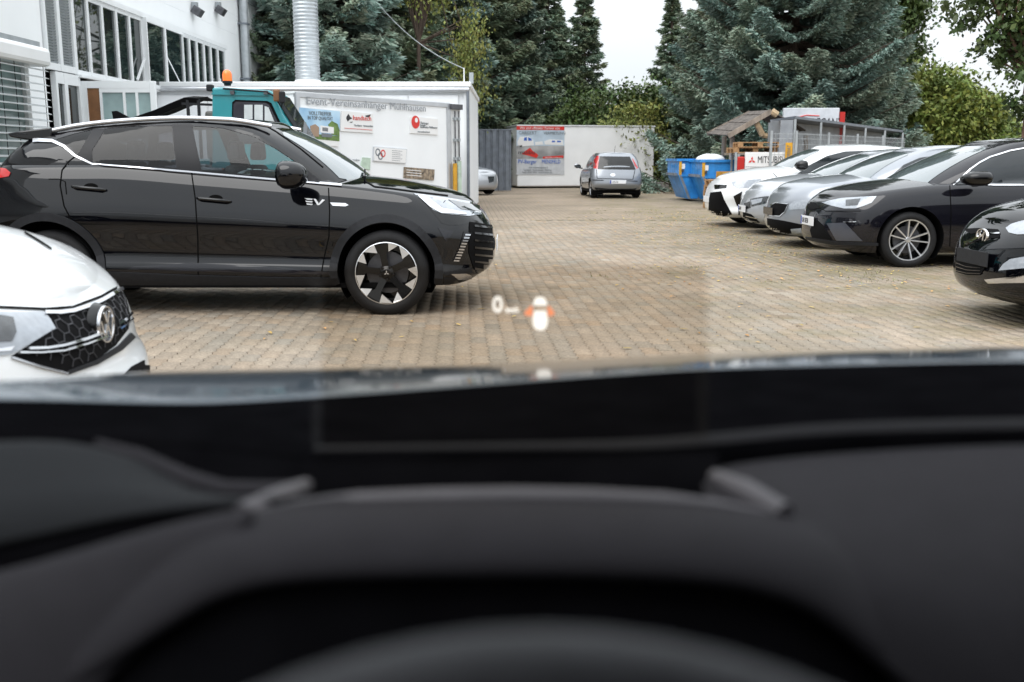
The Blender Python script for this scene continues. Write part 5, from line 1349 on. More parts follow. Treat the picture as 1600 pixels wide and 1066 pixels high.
sb, B = start_car('silver_car_front', 'silver car peeking out from behind the garage corner by the grey fence', 'car', PS, (-1.38, 35.4, 0), R(-50), 'silver_paint', [(0, .30, .345), (-2.49, .30, .345)])
for x in (0, -2.49):
    for s_ in (1, -1): add_wheel(sb, x, s_ * .80, .30, 'five')
d = DD(B, sb); windscreen(B, sb, PS['gh'])
d([(752, 257), (758, 254), (768, 257), (771, 262), (760, 263)], 'headlight', 'lens', .006)
d([(762, 276), (772, 276), (771, 284), (764, 286)], 'fog_lamp', 'lens_dark', .006)

# ------------------------------------------------------------------ skips, pallets, shelter, shed, signs
def skip(loc, rz, w, d_, h, label):
    o = empty('waste_skip', loc, rz, label, 'skip', 'blue skips by the pallets')
    tb = .30
    pr = [(tb, 0.06), (w - tb, .06), (w, h * .62), (w, h - .06), (0, h - .06), (0, h * .62)]
    MB().prism(pr, 0, d_).build('skip_body', 'skip_blue', o, bevel=.012)
    rim = MB(); rim.box(-.05, w + .05, -.05, .02, h - .07, h); rim.box(-.05, w + .05, d_ - .02, d_ + .05, h - .07, h); rim.box(-.05, 0.02, .02, d_ - .02, h - .068, h - .002); rim.box(w - .02, w + .05, .02, d_ - .02, h - .068, h - .002)
    rim.build('rim', 'skip_blue', o)
    for x in (.02, w - .10):
        s_ = 1 if x < .5 else -1
        MB().prism([(x, h * .62), (x + .08, h * .62), (x + .08 + s_ * tb, .06), (x + s_ * tb, .06)], -.03, -.002).build('stiffener', 'skip_grey', o)
        MB().box(x, x + .08, -.03, -.002, h * .62, h - .07).build('stiffener', 'yellow', o)
    MB().box(.1, w - .1, -.035, -.002, h * .58, h * .64).build('cross_rib', 'skip_blue', o)
    MB().box(-.06, -.0, .1, d_ - .1, h * .60, h * .66).build('side_rib', 'skip_grey', o)
    MB().lathe([(.0001, -.10), (.035, -.10), (.035, 0)], 'y', c=(.12, 0, h * .72), n=12).build('lifting_pin', 'steel_dark', o)
    MB().prism([(.05, h - .3), (.2, h - .3), (.2, h - .15), (.05, h - .15)], -.012, -.002).build('sticker', 'print_white', o)
    return o
g = gr(1062, 314); skip((at(1041, 300, g.y).x + .34, g.y, 0), R(1), 1.0, 1.9, 1.25, 'narrow blue waste skip, the left one beside the spruce')
g2 = gr(1098, 318); skip((at(1078, 300, g2.y).x + .30, g2.y, 0), R(0), 1.45, 2.0, 1.22, 'wide blue waste skip, the right one next to the stacked pallets')
q = at(1115, 256, g2.y + .8); tp_ = bmesh.new(); bmesh.ops.create_uvsphere(tp_, u_segments=20, v_segments=10, radius=1); me = bpy.data.meshes.new('white_tarp')
for v in tp_.verts: v.co = Vector((v.co.x * .42, v.co.y * .5, max(-.1, v.co.z * .16 + random.uniform(-.015, .015))))
tp_.to_mesh(me); tarp = link('white_tarp', me, 'tarp', None, True); tarp.location = (q.x - .1, q.y, 1.23); tag(tarp, 'white bag of rubbish heaped in the right blue skip', 'bag')
def pallet(loc, rz, label, m='pallet_wood', group='wooden pallets stacked by the skips'):
    o = empty('wooden_pallet', loc, rz, label, 'pallet', group)
    for k in range(7): y = k * (.8 - .1) / 6; MB().box(0, 1.2, y, y + .10 - (.02 if k % 2 else 0), .122, .144).build('board', m, o)
    for y in (0, .35, .70):
        MB().box(0, 1.2, y + .002, y + .098, 0, .022).build('runner', m, o)
        for x in (0, .53, 1.06): MB().box(x, x + .14, y + .002, y + .098, .023, .1).build('block', m, o)
    for x in (0.002, .53, 1.058): MB().box(x, x + .14, .001, .799, .101, .1215).build('cross_board', m, o)
    return o
g = gr(1114, 327); st = ['lowest', 'second', 'third', 'fourth', 'topmost']
for k in range(5): pallet((g.x + random.uniform(-.03, .03), g.y, .001 + k * .146), R(6), '%s pallet of the tall stack between the skips and the white crossover' % st[k])
q = Vector((g.x + .2, g.y, .732)); cr_ = empty('plastic_crate', q, R(6), 'ochre plastic crate lying on top of the tall pallet stack', 'crate')
for (a, b, c, e) in ((0, .8, 0, .03), (0, .8, .47, .5), (0, .03, .03, .47), (.77, .8, .03, .47)): MB().box(a, b, c, e, .02, .20).build('crate_side', 'crate_ochre', cr_)
MB().box(.02, .78, .02, .48, 0, .02).build('crate_bottom', 'crate_ochre', cr_); MB().box(.1, .7, -.01, -.001, .06, .16).build('crate_slot', 'trim_dark', cr_)
# storage rack carrying two pallets, with the maker's sign on it
RY = 27.3
a = at(1155, 240, RY); b = at(1228, 240, RY); z2 = at(1180, 239, RY).z
rack = empty('storage_rack', (a.x, RY + .1, 0), 0, 'low steel rack holding two pallets behind the white sign board', 'rack')
wr_ = b.x - a.x
for x in (0, wr_ - .05):
    for y in (0, .9): MB().box(x, x + .05, y, y + .05, 0, z2 - .04).build('leg', 'galv', rack)
MB().box(0, wr_, 0, .95, z2 - .04, z2).build('deck', 'old_wood', rack)
q = at(1153, 238, RY); pallet((q.x - .08, RY + .12, z2 + .001), R(3), 'lower of the two orange-brown pallets on the rack behind the sign', group='two pallets on the rack'); pallet((q.x + .02, RY + .1, z2 + .147), R(-2), 'upper of the two orange-brown pallets on the rack behind the sign', group='two pallets on the rack')
a = at(1165, 238, RY - .1); b = at(1229, 238, RY - .1); zl = at(1165, 290, RY).z
sg = empty('maker_sign', (a.x, RY - .05, 0), 0, 'white sign board with three red diamonds leaning at the rack by a red end cap', 'sign')
def sgq(px, py): p = at(px, py, RY - .1); return p.x - a.x, p.z
w_ = b.x - a.x; MB().box(0, w_, -.04, .04, .25, a.z).build('sign_board', 'print_white', sg, bevel=.01); MB().box(-.20, -.01, -.05, .05, .25, sgq(0, 245)[1]).build('red_end', 'red_post', sg, bevel=.03)
MB().box(0.01, w_ - .01, -.046, -.03, sgq(0, 261)[1], sgq(0, 260.4)[1]).build('sign_line', 'poster_mid', sg)
cc = sgq(1175, 251)
for poly in three_diamonds(.105): MB().prism([(cc[0] + x, cc[1] + z) for x, z in poly], -.05, -.042).build('diamond', 'print_red', sg)
q = sgq(1183.5, 253); t = label_text('MITSUBISHI', .26, 'print_black', sg, (q[0], -.047, q[1] - .03), sx=.62); t['kind'] = 'stuff'
q = sgq(1184, 266); label_text('MOTORS', .13, 'print_grey', sg, (q[0], -.047, q[1] - .02)); q = sgq(1172, 265)
MB().prism([(q[0], q[1]), (q[0] + .14, q[1]), (q[0] + .14, q[1] - .03), (q[0] + .2, q[1] + .02), (q[0] + .14, q[1] + .07), (q[0] + .14, q[1] + .04), (q[0], q[1] + .04)], -.05, -.042).build('arrow', 'print_black', sg)
# wooden shelter roof
SY_ = 30.0
sh_ = empty('wooden_shelter', at(1190, 208, SY_) * 1, 0, 'small rustic wooden shelter with a steep board roof under the spruce', 'shelter'); sh_.location.z = 0
o0 = sh_.location.copy()
def sp_(px, py, Y): p = at(px, py, Y); return Vector((p.x - o0.x, p.y - o0.y, p.z))
A = sp_(1105, 210, SY_ - .2); Bp = sp_(1137, 213, SY_ - 1.3); C = sp_(1205, 174, SY_ - 1.3); Dp = sp_(1172, 176, SY_ - .2)
nb_ = 6
for k in range(nb_):
    t0, t1 = k / nb_ + .006, (k + 1) / nb_ - .006
    a0, a1 = A.lerp(Dp, t0), A.lerp(Dp, t1); b0, b1 = Bp.lerp(C, t0), Bp.lerp(C, t1); up = (b0 - a0).cross(a1 - a0).normalized() * .03
    if up.z < 0: up = -up
    up = up + Vector((0, 0, .012 * (k % 2)))
    MB().add([a0, a1, b1, b0, a0 + up, a1 + up, b1 + up, b0 + up], [(0, 1, 2, 3), (7, 6, 5, 4), (0, 4, 5, 1), (1, 5, 6, 2), (2, 6, 7, 3), (3, 7, 4, 0)]).build('roof_board', 'shingle', sh_)
MB().bar(Bp + Vector((0, -.03, 0)), C + Vector((0, -.03, 0)), .05, .14).build('barge_board', 'old_wood', sh_); MB().bar(A, Dp, .05, .12).build('barge_board', 'old_wood', sh_)
E2 = C + Vector((1.0, 0, -.55)); F2 = Dp + Vector((1.0, 0, -.55))
MB().add([C, Dp, F2, E2, C + Vector((0, 0, .04)), Dp + Vector((0, 0, .04)), F2 + Vector((0, 0, .04)), E2 + Vector((0, 0, .04))], [(0, 1, 2, 3), (7, 6, 5, 4), (0, 4, 5, 1), (1, 5, 6, 2), (2, 6, 7, 3), (3, 7, 4, 0)]).build('roof_slope', 'shingle', sh_)
for (p, q, r_) in (((1182, 192, SY_ - 1.2), (1192, 212, SY_ - 1.2), .09), ((1192, 212, SY_ - 1.2), (1222, 216, SY_ - 1.2), .08), ((1206, 174, SY_ - 1.3), (1214, 180, SY_ - 1.3), .10)):
    MB().tube([sp_(*p), sp_(*q)], r_, 8).build('log', 'pale_wood', sh_)
for x, y in ((-1.1, 0), (1.0, 0), (-1.1, -1.1), (1.0, -1.1)): MB().tube([(x, y, 0), (x, y, 1.9)], .07, 8).build('post', 'old_wood', sh_)
MB().box(-1.1, 1.0, -.9, .1, 1.35, 1.42).build('shelf', 'pale_wood', sh_)
# mesh-fenced shed
A = at(1243, 185.5, 27); Bc = at(1411, 207, 34); C = at(1203, 191, 28.6); Dd = Bc + (C - A) * 2.2; C = A + (C - A) * 1.0
shed = empty('mesh_shed', (A.x, A.y, 0), 0, 'low grey shed with thin roof and wire mesh sides behind the parked cars', 'shed')
def L_(p): return Vector((p.x - A.x, p.y - A.y, p.z))
a, b, c, d_ = L_(A), L_(Bc), L_(C), L_(Dd); up = Vector((0, 0, .07))
MB().add([a, b, d_, c, a + up, b + up, d_ + up, c + up], [(0, 1, 2, 3), (7, 6, 5, 4), (0, 4, 5, 1), (1, 5, 6, 2), (2, 6, 7, 3), (3, 7, 4, 0)]).build('roof', 'galv_dark', shed)
mat('shed_sheet', (.30, .32, .35), .5, metal=.3, var=.15, vscale=3)
dirn = (b - a); dirn.z = 0; Ls = dirn.length; dirn.normalize(); nrm_ = Vector((dirn.y, -dirn.x, 0))
q0 = a - nrm_ * .7; q1 = b - nrm_ * .7
MB().add([(q0.x, q0.y, 0), (q1.x, q1.y, 0), (q1.x, q1.y, b.z - .02), (q0.x, q0.y, a.z - .02)], [(0, 1, 2, 3)]).build('back_sheet', 'shed_sheet', shed)
MB().add([(a.x - .05, a.y + .02, 0), (a.x - .30, a.y + .35, 0), (a.x - .30, a.y + .35, a.z - .03), (a.x - .05, a.y + .02, a.z - .03)], [(0, 1, 2, 3)]).build('corner_sheet', 'shed_sheet', shed)
for t in (0, .2, .4, .6, .8, 1): p = a.lerp(b, t); MB().box(p.x - .03, p.x + .03, p.y, p.y + .06, 0, p.z - .01).build('post', 'galv', shed)
p = c; MB().box(p.x - .03, p.x + .03, p.y, p.y + .06, 0, p.z - .01).build('post', 'galv', shed)
fenc = empty('wire_mesh_fence', (A.x, A.y - .5, 0), 0, 'galvanised double-wire mesh fence panels in front of the grey shed with a yellow notice', 'fence')
zf = at(1300, 207, 27).z - .05
n0 = Vector((at(1150, 240, 26.5).x - A.x, 0, 0)); n1 = Vector((at(1243, 240, 26.5).x - A.x, 0, 0)); far = Vector((dirn.x * Ls, dirn.y * Ls, 0)) + n1
zq = at(0, 238, 26.5).z
for (s0, s1, zz) in ((Vector((at(1204, 240, 26.5).x - A.x, 0, 0)), n1, zf), (n1, far, zf)):
    L2 = (s1 - s0).length; npan = max(1, round(L2 / 2.5))
    for k in range(npan):
        u0, u1 = s0.lerp(s1, k / npan), s0.lerp(s1, (k + 1) / npan); f = MB(); nn = int((u1 - u0).length / .10)
        for i in range(1, nn): p = u0.lerp(u1, i / nn); f.bar((p.x, p.y, .05), (p.x, p.y, zz + .03), .009)
        for z in (.15, .55, .95, 1.35, 1.62, zz - .12, zz): f.bar((u0.x, u0.y, z), (u1.x, u1.y, z), .013)
        f.build('mesh_panel', 'galv', fenc)['kind'] = 'stuff'
        MB().box(u0.x - .03, u0.x + .03, u0.y - .03, u0.y + .03, 0, zz + .08).build('fence_post', 'galv', fenc)
p = n0; MB().box(p.x - .03, p.x + .03, -.03, .03, 0, zq).build('fence_post', 'galv', fenc)
qa = at(1228, 223, 26.3); qb = at(1237.5, 248, 26.3); yn = MB().box(qa.x - A.x, qb.x - A.x, 26.3 - A.y + .5, 26.33 - A.y + .5, qb.z, qa.z).build('yellow_notice', 'yellow', fenc, bevel=.004)
t = label_text('PRIVAT', .13, 'print_grey', fenc, ((qa.x + qb.x) / 2 - A.x + .04, 26.295 - A.y + .5, qb.z + .03), (R(90), R(-90), 0), name='notice_lettering', sx=.75)
# large sign panel behind the shed roof, with its red post
a = at(1224, 169, 31.5); b = at(1311, 169, 31.5); zc_ = at(1224, 198, 31.5).z
bs = empty('dealer_pylon', ((a.x + b.x) / 2, 31.5, 0), 0, 'pale grey dealer sign panel with red post rising behind the shed roof', 'sign')
hw = (b.x - a.x) / 2
MB().box(-hw, hw, -.08, .08, zc_ - .25, a.z).build('sign_panel', 'pale_grey', bs, bevel=.02); MB().box(hw + .01, hw + .17, -.1, .1, 0, a.z - .12).build('red_post', 'red_post', bs)
MB().box(-hw + .05, -hw + .15, -.05, .05, 0, zc_ - .25).build('post', 'galv', bs)
q = at(1262, 192.5, 31.4); t = label_text('ELEGANT', .40, 'print_black', bs, (q.x - (a.x + b.x) / 2, -.09, q.z - .12), sx=.62, shear=.15); t['kind'] = 'stuff'
sw = [(-hw + .3, a.z - .42), (-hw + .45, a.z - .28), (-hw + .7, a.z - .22), (-hw + 1.1, a.z - .24)]
MB().tube([(x, -.09, z) for x, z in sw], .015, 6).build('swoosh', 'print_red', bs)
# ------------------------------------------------------------------ trees
rng = np.random.default_rng(11)
def tris_mesh(name, C, A, Bv, T, m):
    """leaf faces: centre C, half-axes A and Bv, tint T -> kite-shaped quads"""
    n = len(C); V = np.stack([C - A, C + Bv * .9, C + A, C - Bv * .9], 1).reshape(-1, 3)
    me = bpy.data.meshes.new(name); me.vertices.add(4 * n); me.vertices.foreach_set('co', V.reshape(-1).astype('f'))
    me.loops.add(4 * n); me.loops.foreach_set('vertex_index', np.arange(4 * n, dtype='i'))
    me.polygons.add(n); me.polygons.foreach_set('loop_start', np.arange(0, 4 * n, 4, dtype='i')); me.update(calc_edges=True)
    c = np.repeat(np.concatenate([T, np.ones((n, 1))], 1), 4, 0); a = me.color_attributes.new('tint', 'FLOAT_COLOR', 'POINT')
    a.data.foreach_set('color', c.reshape(-1).astype('f')); me.materials.append(M[m]); return me
def unit(v): return v / np.maximum(1e-9, np.linalg.norm(v, axis=-1, keepdims=True))
def spruce_meshes(Ht, Rad, m, dens=1., z0=.25, power=.85, leaf=.085, seed=1, droop=.25, full=1.):
    rg = np.random.default_rng(seed); C = []; A = []; B = []; T = []; limbs = MB()
    z = z0
    while z < Ht - .25:
        f = 1 - z / Ht; L0 = Rad * f ** power + .12
        nb = rg.integers(6, 9)
        for k in range(nb):
            az = rg.uniform(0, 2 * math.pi); L = L0 * rg.uniform(.72, 1.15); dirh = np.array([math.cos(az), math.sin(az), 0])
            tone = rg.uniform(.72, 1.25); hue = rg.uniform(.9, 1.1)
            ns = max(4, int(L / .13)); t = np.linspace(.12, 1, ns)
            zz = z + L * (-.10 * t - droop * t * (1 - t) * 2.2 + .10 * t * t) + .05
            P = dirh[None] * (t * L)[:, None]; P[:, 2] = zz + rg.uniform(-.16, .16)
            if L > .8: limbs.tube([tuple(P[0] * [.1, .1, 1]), tuple(P[ns // 2]), tuple(P[-1])], [.02 + .012 * L, .012 + .006 * L, .006], 4, False)
            side = np.array([-dirh[1], dirh[0], 0])
            # side twigs
            q = int(ns * 9 * dens)
            ti = rg.uniform(.15, 1, q) ** .8; idx = np.clip((ti * (ns - 1)).astype(int), 0, ns - 1)
            wmax = (.10 + .30 * L * (1 - ti) ** .7 * np.minimum(1, ti * 3)).clip(0, .85)
            s = rg.uniform(-1, 1, q) * wmax
            base = P[idx] + side[None] * s[:, None] + dirh[None] * (np.abs(s) * .5 + rg.uniform(-.07, .07, q))[:, None]
            base[:, 2] -= np.abs(s) * .30 + rg.uniform(-.02, .10, q) * (1 + L * .12)
            d = unit(dirh[None] * .8 + side[None] * (np.sign(s) * .8)[:, None] + rg.normal(0, .35, (q, 3)) + np.array([0, 0, -.15]))
            # three needle sprays per twig
            for r in range(3):
                up = unit(rg.normal(0, 1, (q, 3)) + np.array([0, 0, .5])); w_ = unit(np.cross(d, up))
                sz = leaf * rg.uniform(.7, 1.5, q)
                C.append(base + d * (r * .07 - .05) + rg.normal(0, .03, (q, 3))); A.append(d * sz[:, None] * 1.35); B.append(w_ * sz[:, None] * .42)
                tt = (tone * rg.uniform(.75, 1.25, q))[:, None]; T.append(np.concatenate([tt * hue * rg.uniform(.85, 1.1, (q, 1)), tt, tt * (2 - hue)], 1))
        z += rg.uniform(.20, .34) * (1 if z < Ht * .6 else .85) / full
    # leader
    q = 60; zz = rg.uniform(Ht - .9, Ht, q); C.append(np.stack([rg.normal(0, .05, q), rg.normal(0, .05, q), zz], 1)); d = unit(rg.normal(0, .5, (q, 3)) + np.array([0, 0, .6])); A.append(d * leaf * 1.3); B.append(unit(np.cross(d, rg.normal(0, 1, (q, 3)))) * leaf * .4); T.append(np.full((q, 3), 1.))
    cr = tris_mesh('crown', np.concatenate(C), np.concatenate(A), np.concatenate(B), np.concatenate(T), m)
    tk = MB().tube([(0, 0, 0), (0, 0, Ht * .5), (0, 0, Ht - .2)], [.10 + Ht * .013, .06 + Ht * .008, .02], 10); tm = tk.mesh('trunk')
    lm = limbs.mesh('limb')
    for x in (tm, lm): x.materials.append(M['bark'])
    return cr, tm, lm
def place_tree(name, meshes, loc, rz, label, group, sc_=1., sz=None):
    e = empty(name, loc, rz, label, 'tree', group); e.scale = (sc_, sc_, sz or sc_)
    for me in meshes:
        o = bpy.data.objects.new(me.name.split('.')[0], me); col.objects.link(o); o.parent = e
        if me.name.startswith('limb'): o.name = 'limbs'; o['kind'] = 'stuff'
    return e
SA = spruce_meshes(15, 3.6, 'needle_dark', 1.3, .3, .8, .082, 3)
SB = spruce_meshes(14, 3.2, 'needle_blue', 1.3, .3, .85, .082, 5)
SC = spruce_meshes(11.5, 2.7, 'needle_dark', .9, .3, 1.05, .08, 8, .22, .85)
SD = spruce_meshes(17, 5.2, 'needle_blue', 2.3, .35, .62, .062, 21, .32, 1.25)
def T(px, Y): return (px - 800) / FPX * Y * 1.0
GRP = 'row of spruces behind the garage and container'
for (px, Y, ms, s_, lab) in (
    (425, 34.5, SA, 1.0, 'dark spruce rising behind the hall roof just left of the ribbed duct'),
    (525, 33.5, SB, 1.05, 'bluish spruce just right of the ribbed duct'),
    (585, 41, SA, 1.15, 'broad dark spruce above the left half of the event trailer'),
    (668, 46, SB, 1.3, 'tall blue-green spruce above the trailer lettering'),
    (735, 48, SA, 1.15, 'dark spruce above the right corner of the garage'),
    (640, 49, SA, 1.1, 'spruce in the second row behind the one above the trailer'),
    (800, 50, SB, 1.0, 'dense spruce behind the grey sheet fence'),
    (853, 50.5, SC, 1.02, 'slim pointed spruce behind the container poster'),
    (908, 52, SC, .93, 'slim spire-like spruce with open sky to its right'),
    (870, 55, SA, .62, 'short second-row spruce behind the poster'),
    (1040, 50, SC, .84, 'narrow spruce peeping out left of the huge blue spruce')):
    place_tree('spruce_tree', ms, (T(px, Y), Y, 0), random.uniform(0, 6), lab, GRP, s_)
place_tree('blue_spruce', SD, (T(1222, 38.2), 38.2, 0), 2.4, 'huge blue spruce with sweeping branches behind the skips and wooden shelter', None, .96)
place_tree('blue_spruce', SB, (T(1308, 41), 41, 0), 2.1, 'second blue spruce standing behind the mesh shed', None, .98)
place_tree('spruce_tree', SA, (T(1130, 46), 46, 0), 2.9, 'dark spruce just behind the left side of the huge blue spruce', None, .9)

def leafy(name, loc, blobs, m, nclump, per, leaf, label, trunk=None, group=None, hang=0., seed=1, flat=.6, cs=.35, barkm='bark', cat='tree'):
    """broadleaf crown: clumps spread over the shells of several lobes"""
    rg = np.random.default_rng(seed); C = []; A = []; B = []; Tt = []; vol = np.array([b[3] * b[4] * b[5] for b in blobs]) ** .67; pr = vol / vol.sum()
    e = empty(name, loc, 0, label, cat, group); lm = MB()
    for _ in range(nclump):
        b = blobs[rg.choice(len(blobs), p=pr)]; u = unit(rg.normal(0, 1, 3)); r = rg.uniform(.45, 1.05) ** .6
        c = np.array(b[:3]) + u * np.array(b[3:6]) * r; tone = rg.uniform(.6, 1.35); k = int(per * rg.uniform(.5, 1.4)); ss = cs * rg.uniform(.6, 1.4)
        p = c[None] + rg.normal(0, 1, (k, 3)) * np.array([ss, ss, ss * flat]); p[:, 2] -= hang * rg.uniform(0, 1, k)
        d = unit(rg.normal(0, 1, (k, 3)) + np.array([0, 0, -.4 - 2 * hang])); w_ = unit(np.cross(d, unit(rg.normal(0, .6, (k, 3)) + np.array([0, 0, .6]))))
        s = leaf * rg.uniform(.65, 1.3, k); C.append(p); A.append(d * s[:, None]); B.append(w_ * s[:, None] * .62)
        t = (tone * rg.uniform(.8, 1.2, k))[:, None]; yel = rg.uniform(.9, 1.25); Tt.append(np.concatenate([t * yel, t, t * .9], 1))
        if trunk and rg.random() < .25: lm.tube([tuple(np.array(trunk[min(len(trunk) - 1, 1 + int(rg.integers(0, len(trunk) - 1)))][0])), tuple(c)], [.035, .008], 4, False)
    me = tris_mesh('crown', np.concatenate(C), np.concatenate(A), np.concatenate(B), np.concatenate(Tt), m); link('crown', me, None, e)
    if trunk: MB().tube([t[0] for t in trunk], [t[1] for t in trunk], 12).build('trunk', barkm, e, True)
    if lm.v: lm.build('limbs', barkm, e)['kind'] = 'stuff'
    return e
# shrubs and broadleaf trees between the spruces
leafy('broadleaf_tree', (T(950, 48), 48, 0), [(0, 0, 3.0, 2.6, 1.6, 1.6), (-1.6, 0, 2.2, 1.6, 1.2, 1.6), (1.8, 0, 3.4, 1.4, 1.2, 1.3)], 'leaf_dark', 380, 46, .10, 'dark green broadleaf tree behind the right part of the white container', [((0, 0, 0), .16), ((0, 0, 2), .1), ((.2, 0, 3.5), .05)], seed=3)
leafy('yellowing_shrub', (T(985, 45.5), 45.5, 0), [(0, 0, 2.3, 1.2, .9, 1.5), (.7, 0, 1.5, .8, .7, 1.3)], 'leaf_yellow', 150, 40, .085, 'yellow-green shrub above the right end of the white container', [((0, 0, 0), .08), ((0, 0, 2.2), .04)], seed=4, cat='shrub')
leafy('weeping_birch', (T(655, 34), 34, 0), [(-.1, 0, 9.2, 1.3, .9, 1.6), (.3, 0, 7.6, .8, .7, 1.0), (1.7, .4, 5.0, .45, .4, 1.9)], 'leaf_yellow', 330, 40, .06, 'yellow-green weeping birch hanging in front of the spruces above the trailer', [((0, 0, 0), .10), ((.1, 0, 5), .06), ((0, 0, 10), .02)], hang=1.1, seed=5, cs=.22)
leafy('green_tree', (T(1440, 43), 43, 0), [(-.1, 0, 3.2, 2.1, 2, 1.9), (-1.4, 0, 2.6, 1.6, 1.5, 2.1), (1.6, 0, 2.4, 1.5, 1.5, 1.7)], 'leaf_green', 620, 52, .105, 'bright green leafy tree right of the shed roof, left one of the pair', [((0, 0, 0), .18), ((0, 0, 2), .12), ((0, 0, 4), .05)], seed=6, group='pair of bright green trees')
leafy('green_tree', (T(1520, 46), 46, 0), [(0, 0, 1.9, 1.8, 1.6, 1.5), (1.6, 0, 1.3, 1.4, 1.2, 1.0)], 'leaf_green', 380, 50, .105, 'bright green leafy tree further right and lower, right one of the pair', [((0, 0, 0), .15), ((0, 0, 2), .08), ((0, 0, 3.6), .04)], seed=7, group='pair of bright green trees')
leafy('broadleaf_tree', (T(1352, 46), 46, 0), [(-.4, 0, 8.2, 1.9, 1.5, 2.2), (.3, 0, 5.9, 1.4, 1.2, 1.4), (.9, 0, 7.6, .9, .9, .9)], 'leaf_dark', 420, 50, .11, 'tall olive-green tree behind the right shoulder of the blue spruce', [((0, 0, 0), .2), ((0, 0, 5), .12), ((0, 0, 9), .05)], seed=9)
# near tree at the right edge
rt = at(1601, 100, 15.5)
def nt(px, py, r, ry=None):
    p = at(px, py, 15.5); return (p.x - rt.x - .12, random.uniform(-.3, .3), p.z, r, r * .9, ry or r * .7)
leafy('near_tree', (rt.x + .12, 15.5, 0), [nt(1478, 12, .16), nt(1505, 30, .22), nt(1540, 8, .30), nt(1590, 15, .42), nt(1560, 50, .28), nt(1530, 70, .16), nt(1598, 75, .32), nt(1568, 100, .16), nt(1592, 125, .22), nt(1580, 150, .15), nt(1600, 170, .18), nt(1590, 200, .10), nt(1650, 60, .6), nt(1700, 150, .5), nt(1620, -60, .7), nt(1520, -50, .4)], 'leaf_dark', 330, 30, .052,
      'near broadleaf tree at the right edge with reddish trunk and dark overhanging leaves', [((.0, 0, 0), .085), ((.02, 0, 2.4), .07), ((.05, 0, 4.4), .05), ((.2, 0, 6), .03)], seed=12, cs=.085, flat=.8, barkm='bark_red')
leafy('distant_wood', (0, 62, 0), [(x, random.uniform(-2, 4), 1.4, 3.2, 2.2, random.uniform(1.2, 2.3)) for x in range(-30, 46, 4)], 'leaf_dark', 900, 46, .16, 'low dark wood closing the view behind the spruces', seed=14, cs=.5)
bpy.data.objects['distant_wood'].name = 'distant_wood_mass'
e = bpy.data.objects['distant_wood_mass']; cr0 = e.children[0]; cr0.parent = None; cr0.location = e.location; cr0.name = 'far_woodland'; cr0['kind'] = 'stuff'; bpy.data.objects.remove(e)
# conifer litter and undergrowth strip in the shade under the spruces
leafy('undergrowth', (0, 41.5, 0), [(x, random.uniform(-.6, .6), .35, 1.2, .6, .5) for x in np.arange(6.6, 20, 1.6)], 'leaf_dark', 160, 40, .07, 'x', seed=15, cs=.3)
e = bpy.data.objects['undergrowth']; cr0 = e.children[0]; cr0.parent = None; cr0.location = e.location; cr0['kind'] = 'stuff'; bpy.data.objects.remove(e); cr0.name = 'undergrowth'

# ------------------------------------------------------------------ own car: bonnet, dashboard, wheel, head-up display
own = empty('own_car', (.37, .9, 0), 0, 'blurred dark dashboard, steering wheel rim and blue-grey bonnet of the car we sit in', 'car')
def O_(p): return (p[0] - .37, p[1] - .9, p[2])
def loft(rows, name, m, solid=.004, sub=1, parent=None, smooth=True, caps=False):
    """rows: lists of world points with equal counts, skinned into a sheet of real thickness"""
    nR, nC = len(rows), len(rows[0]); V = [O_(p) for r in rows for p in r]; F = [(i * nC + j, i * nC + j + 1, (i + 1) * nC + j + 1, (i + 1) * nC + j) for i in range(nR - 1) for j in range(nC - 1)]
    me = bpy.data.meshes.new(name); me.from_pydata(V, [], F); bm = bmesh.new(); bm.from_mesh(me)
    bm.to_mesh(me); bm.free(); o = link(name, me, m, parent or own, smooth)
    if sub: s = o.modifiers.new('s', 'SUBSURF'); s.levels = s.render_levels = sub
    if solid: s = o.modifiers.new('t', 'SOLIDIFY'); s.thickness = solid; s.offset = 0
    return o
def crv(pts, Y, xs):
    """row of points at distance Y: py interpolated over px list"""
    f = pchip(pts); Yf = Y if callable(Y) else (lambda x: Y)
    return [at(x, float(f(x)), Yf(x)) for x in xs]
XS = list(range(-260, 1961, 74))
# bonnet: crest curve seen against the paving, falling away beyond it
crest = [(-260, 632), (0, 604), (120, 593), (230, 585), (490, 580), (800, 573), (960, 565), (1100, 559), (1300, 555), (1600, 552), (1960, 556)]
base_ = [(-260, 632), (0, 631), (300, 637), (490, 627), (800, 604), (960, 592), (1100, 583), (1300, 577), (1600, 571), (1960, 571)]
Yc = pchip([(-260, .95), (0, 1.05), (230, 1.45), (490, 1.6), (1100, 1.62), (1600, 1.55), (1960, 1.35)])
Yb = pchip([(-260, .86), (0, .90), (300, .98), (800, 1.04), (1300, 1.02), (1960, .92)])
fc, fb = pchip(crest), pchip(base_)
rows = []
for t in (0, .25, .5, .8, 1.0):
    r = []
    for x in XS:
        a = at(x, float(fb(x)), float(Yb(x))); b = at(x, float(fc(x)), float(Yc(x))); X = a.x * (1 - t) + b.x * t; Yv = a.y * (1 - t) + b.y * t
        z = a.z * (1 - t) + b.z * t + .012 * 4 * t * (1 - t); r.append(Vector((X, Yv, z)))
    rows.append(r)
for dy, dz in ((.16, -.028), (.34, -.085), (.48, -.17), (.54, -.30)): rows.append([p + Vector((p.x * dy * .1, dy, dz)) for p in rows[4]])
loft(rows, 'bonnet', 'blue_grey_paint', .006, 2)
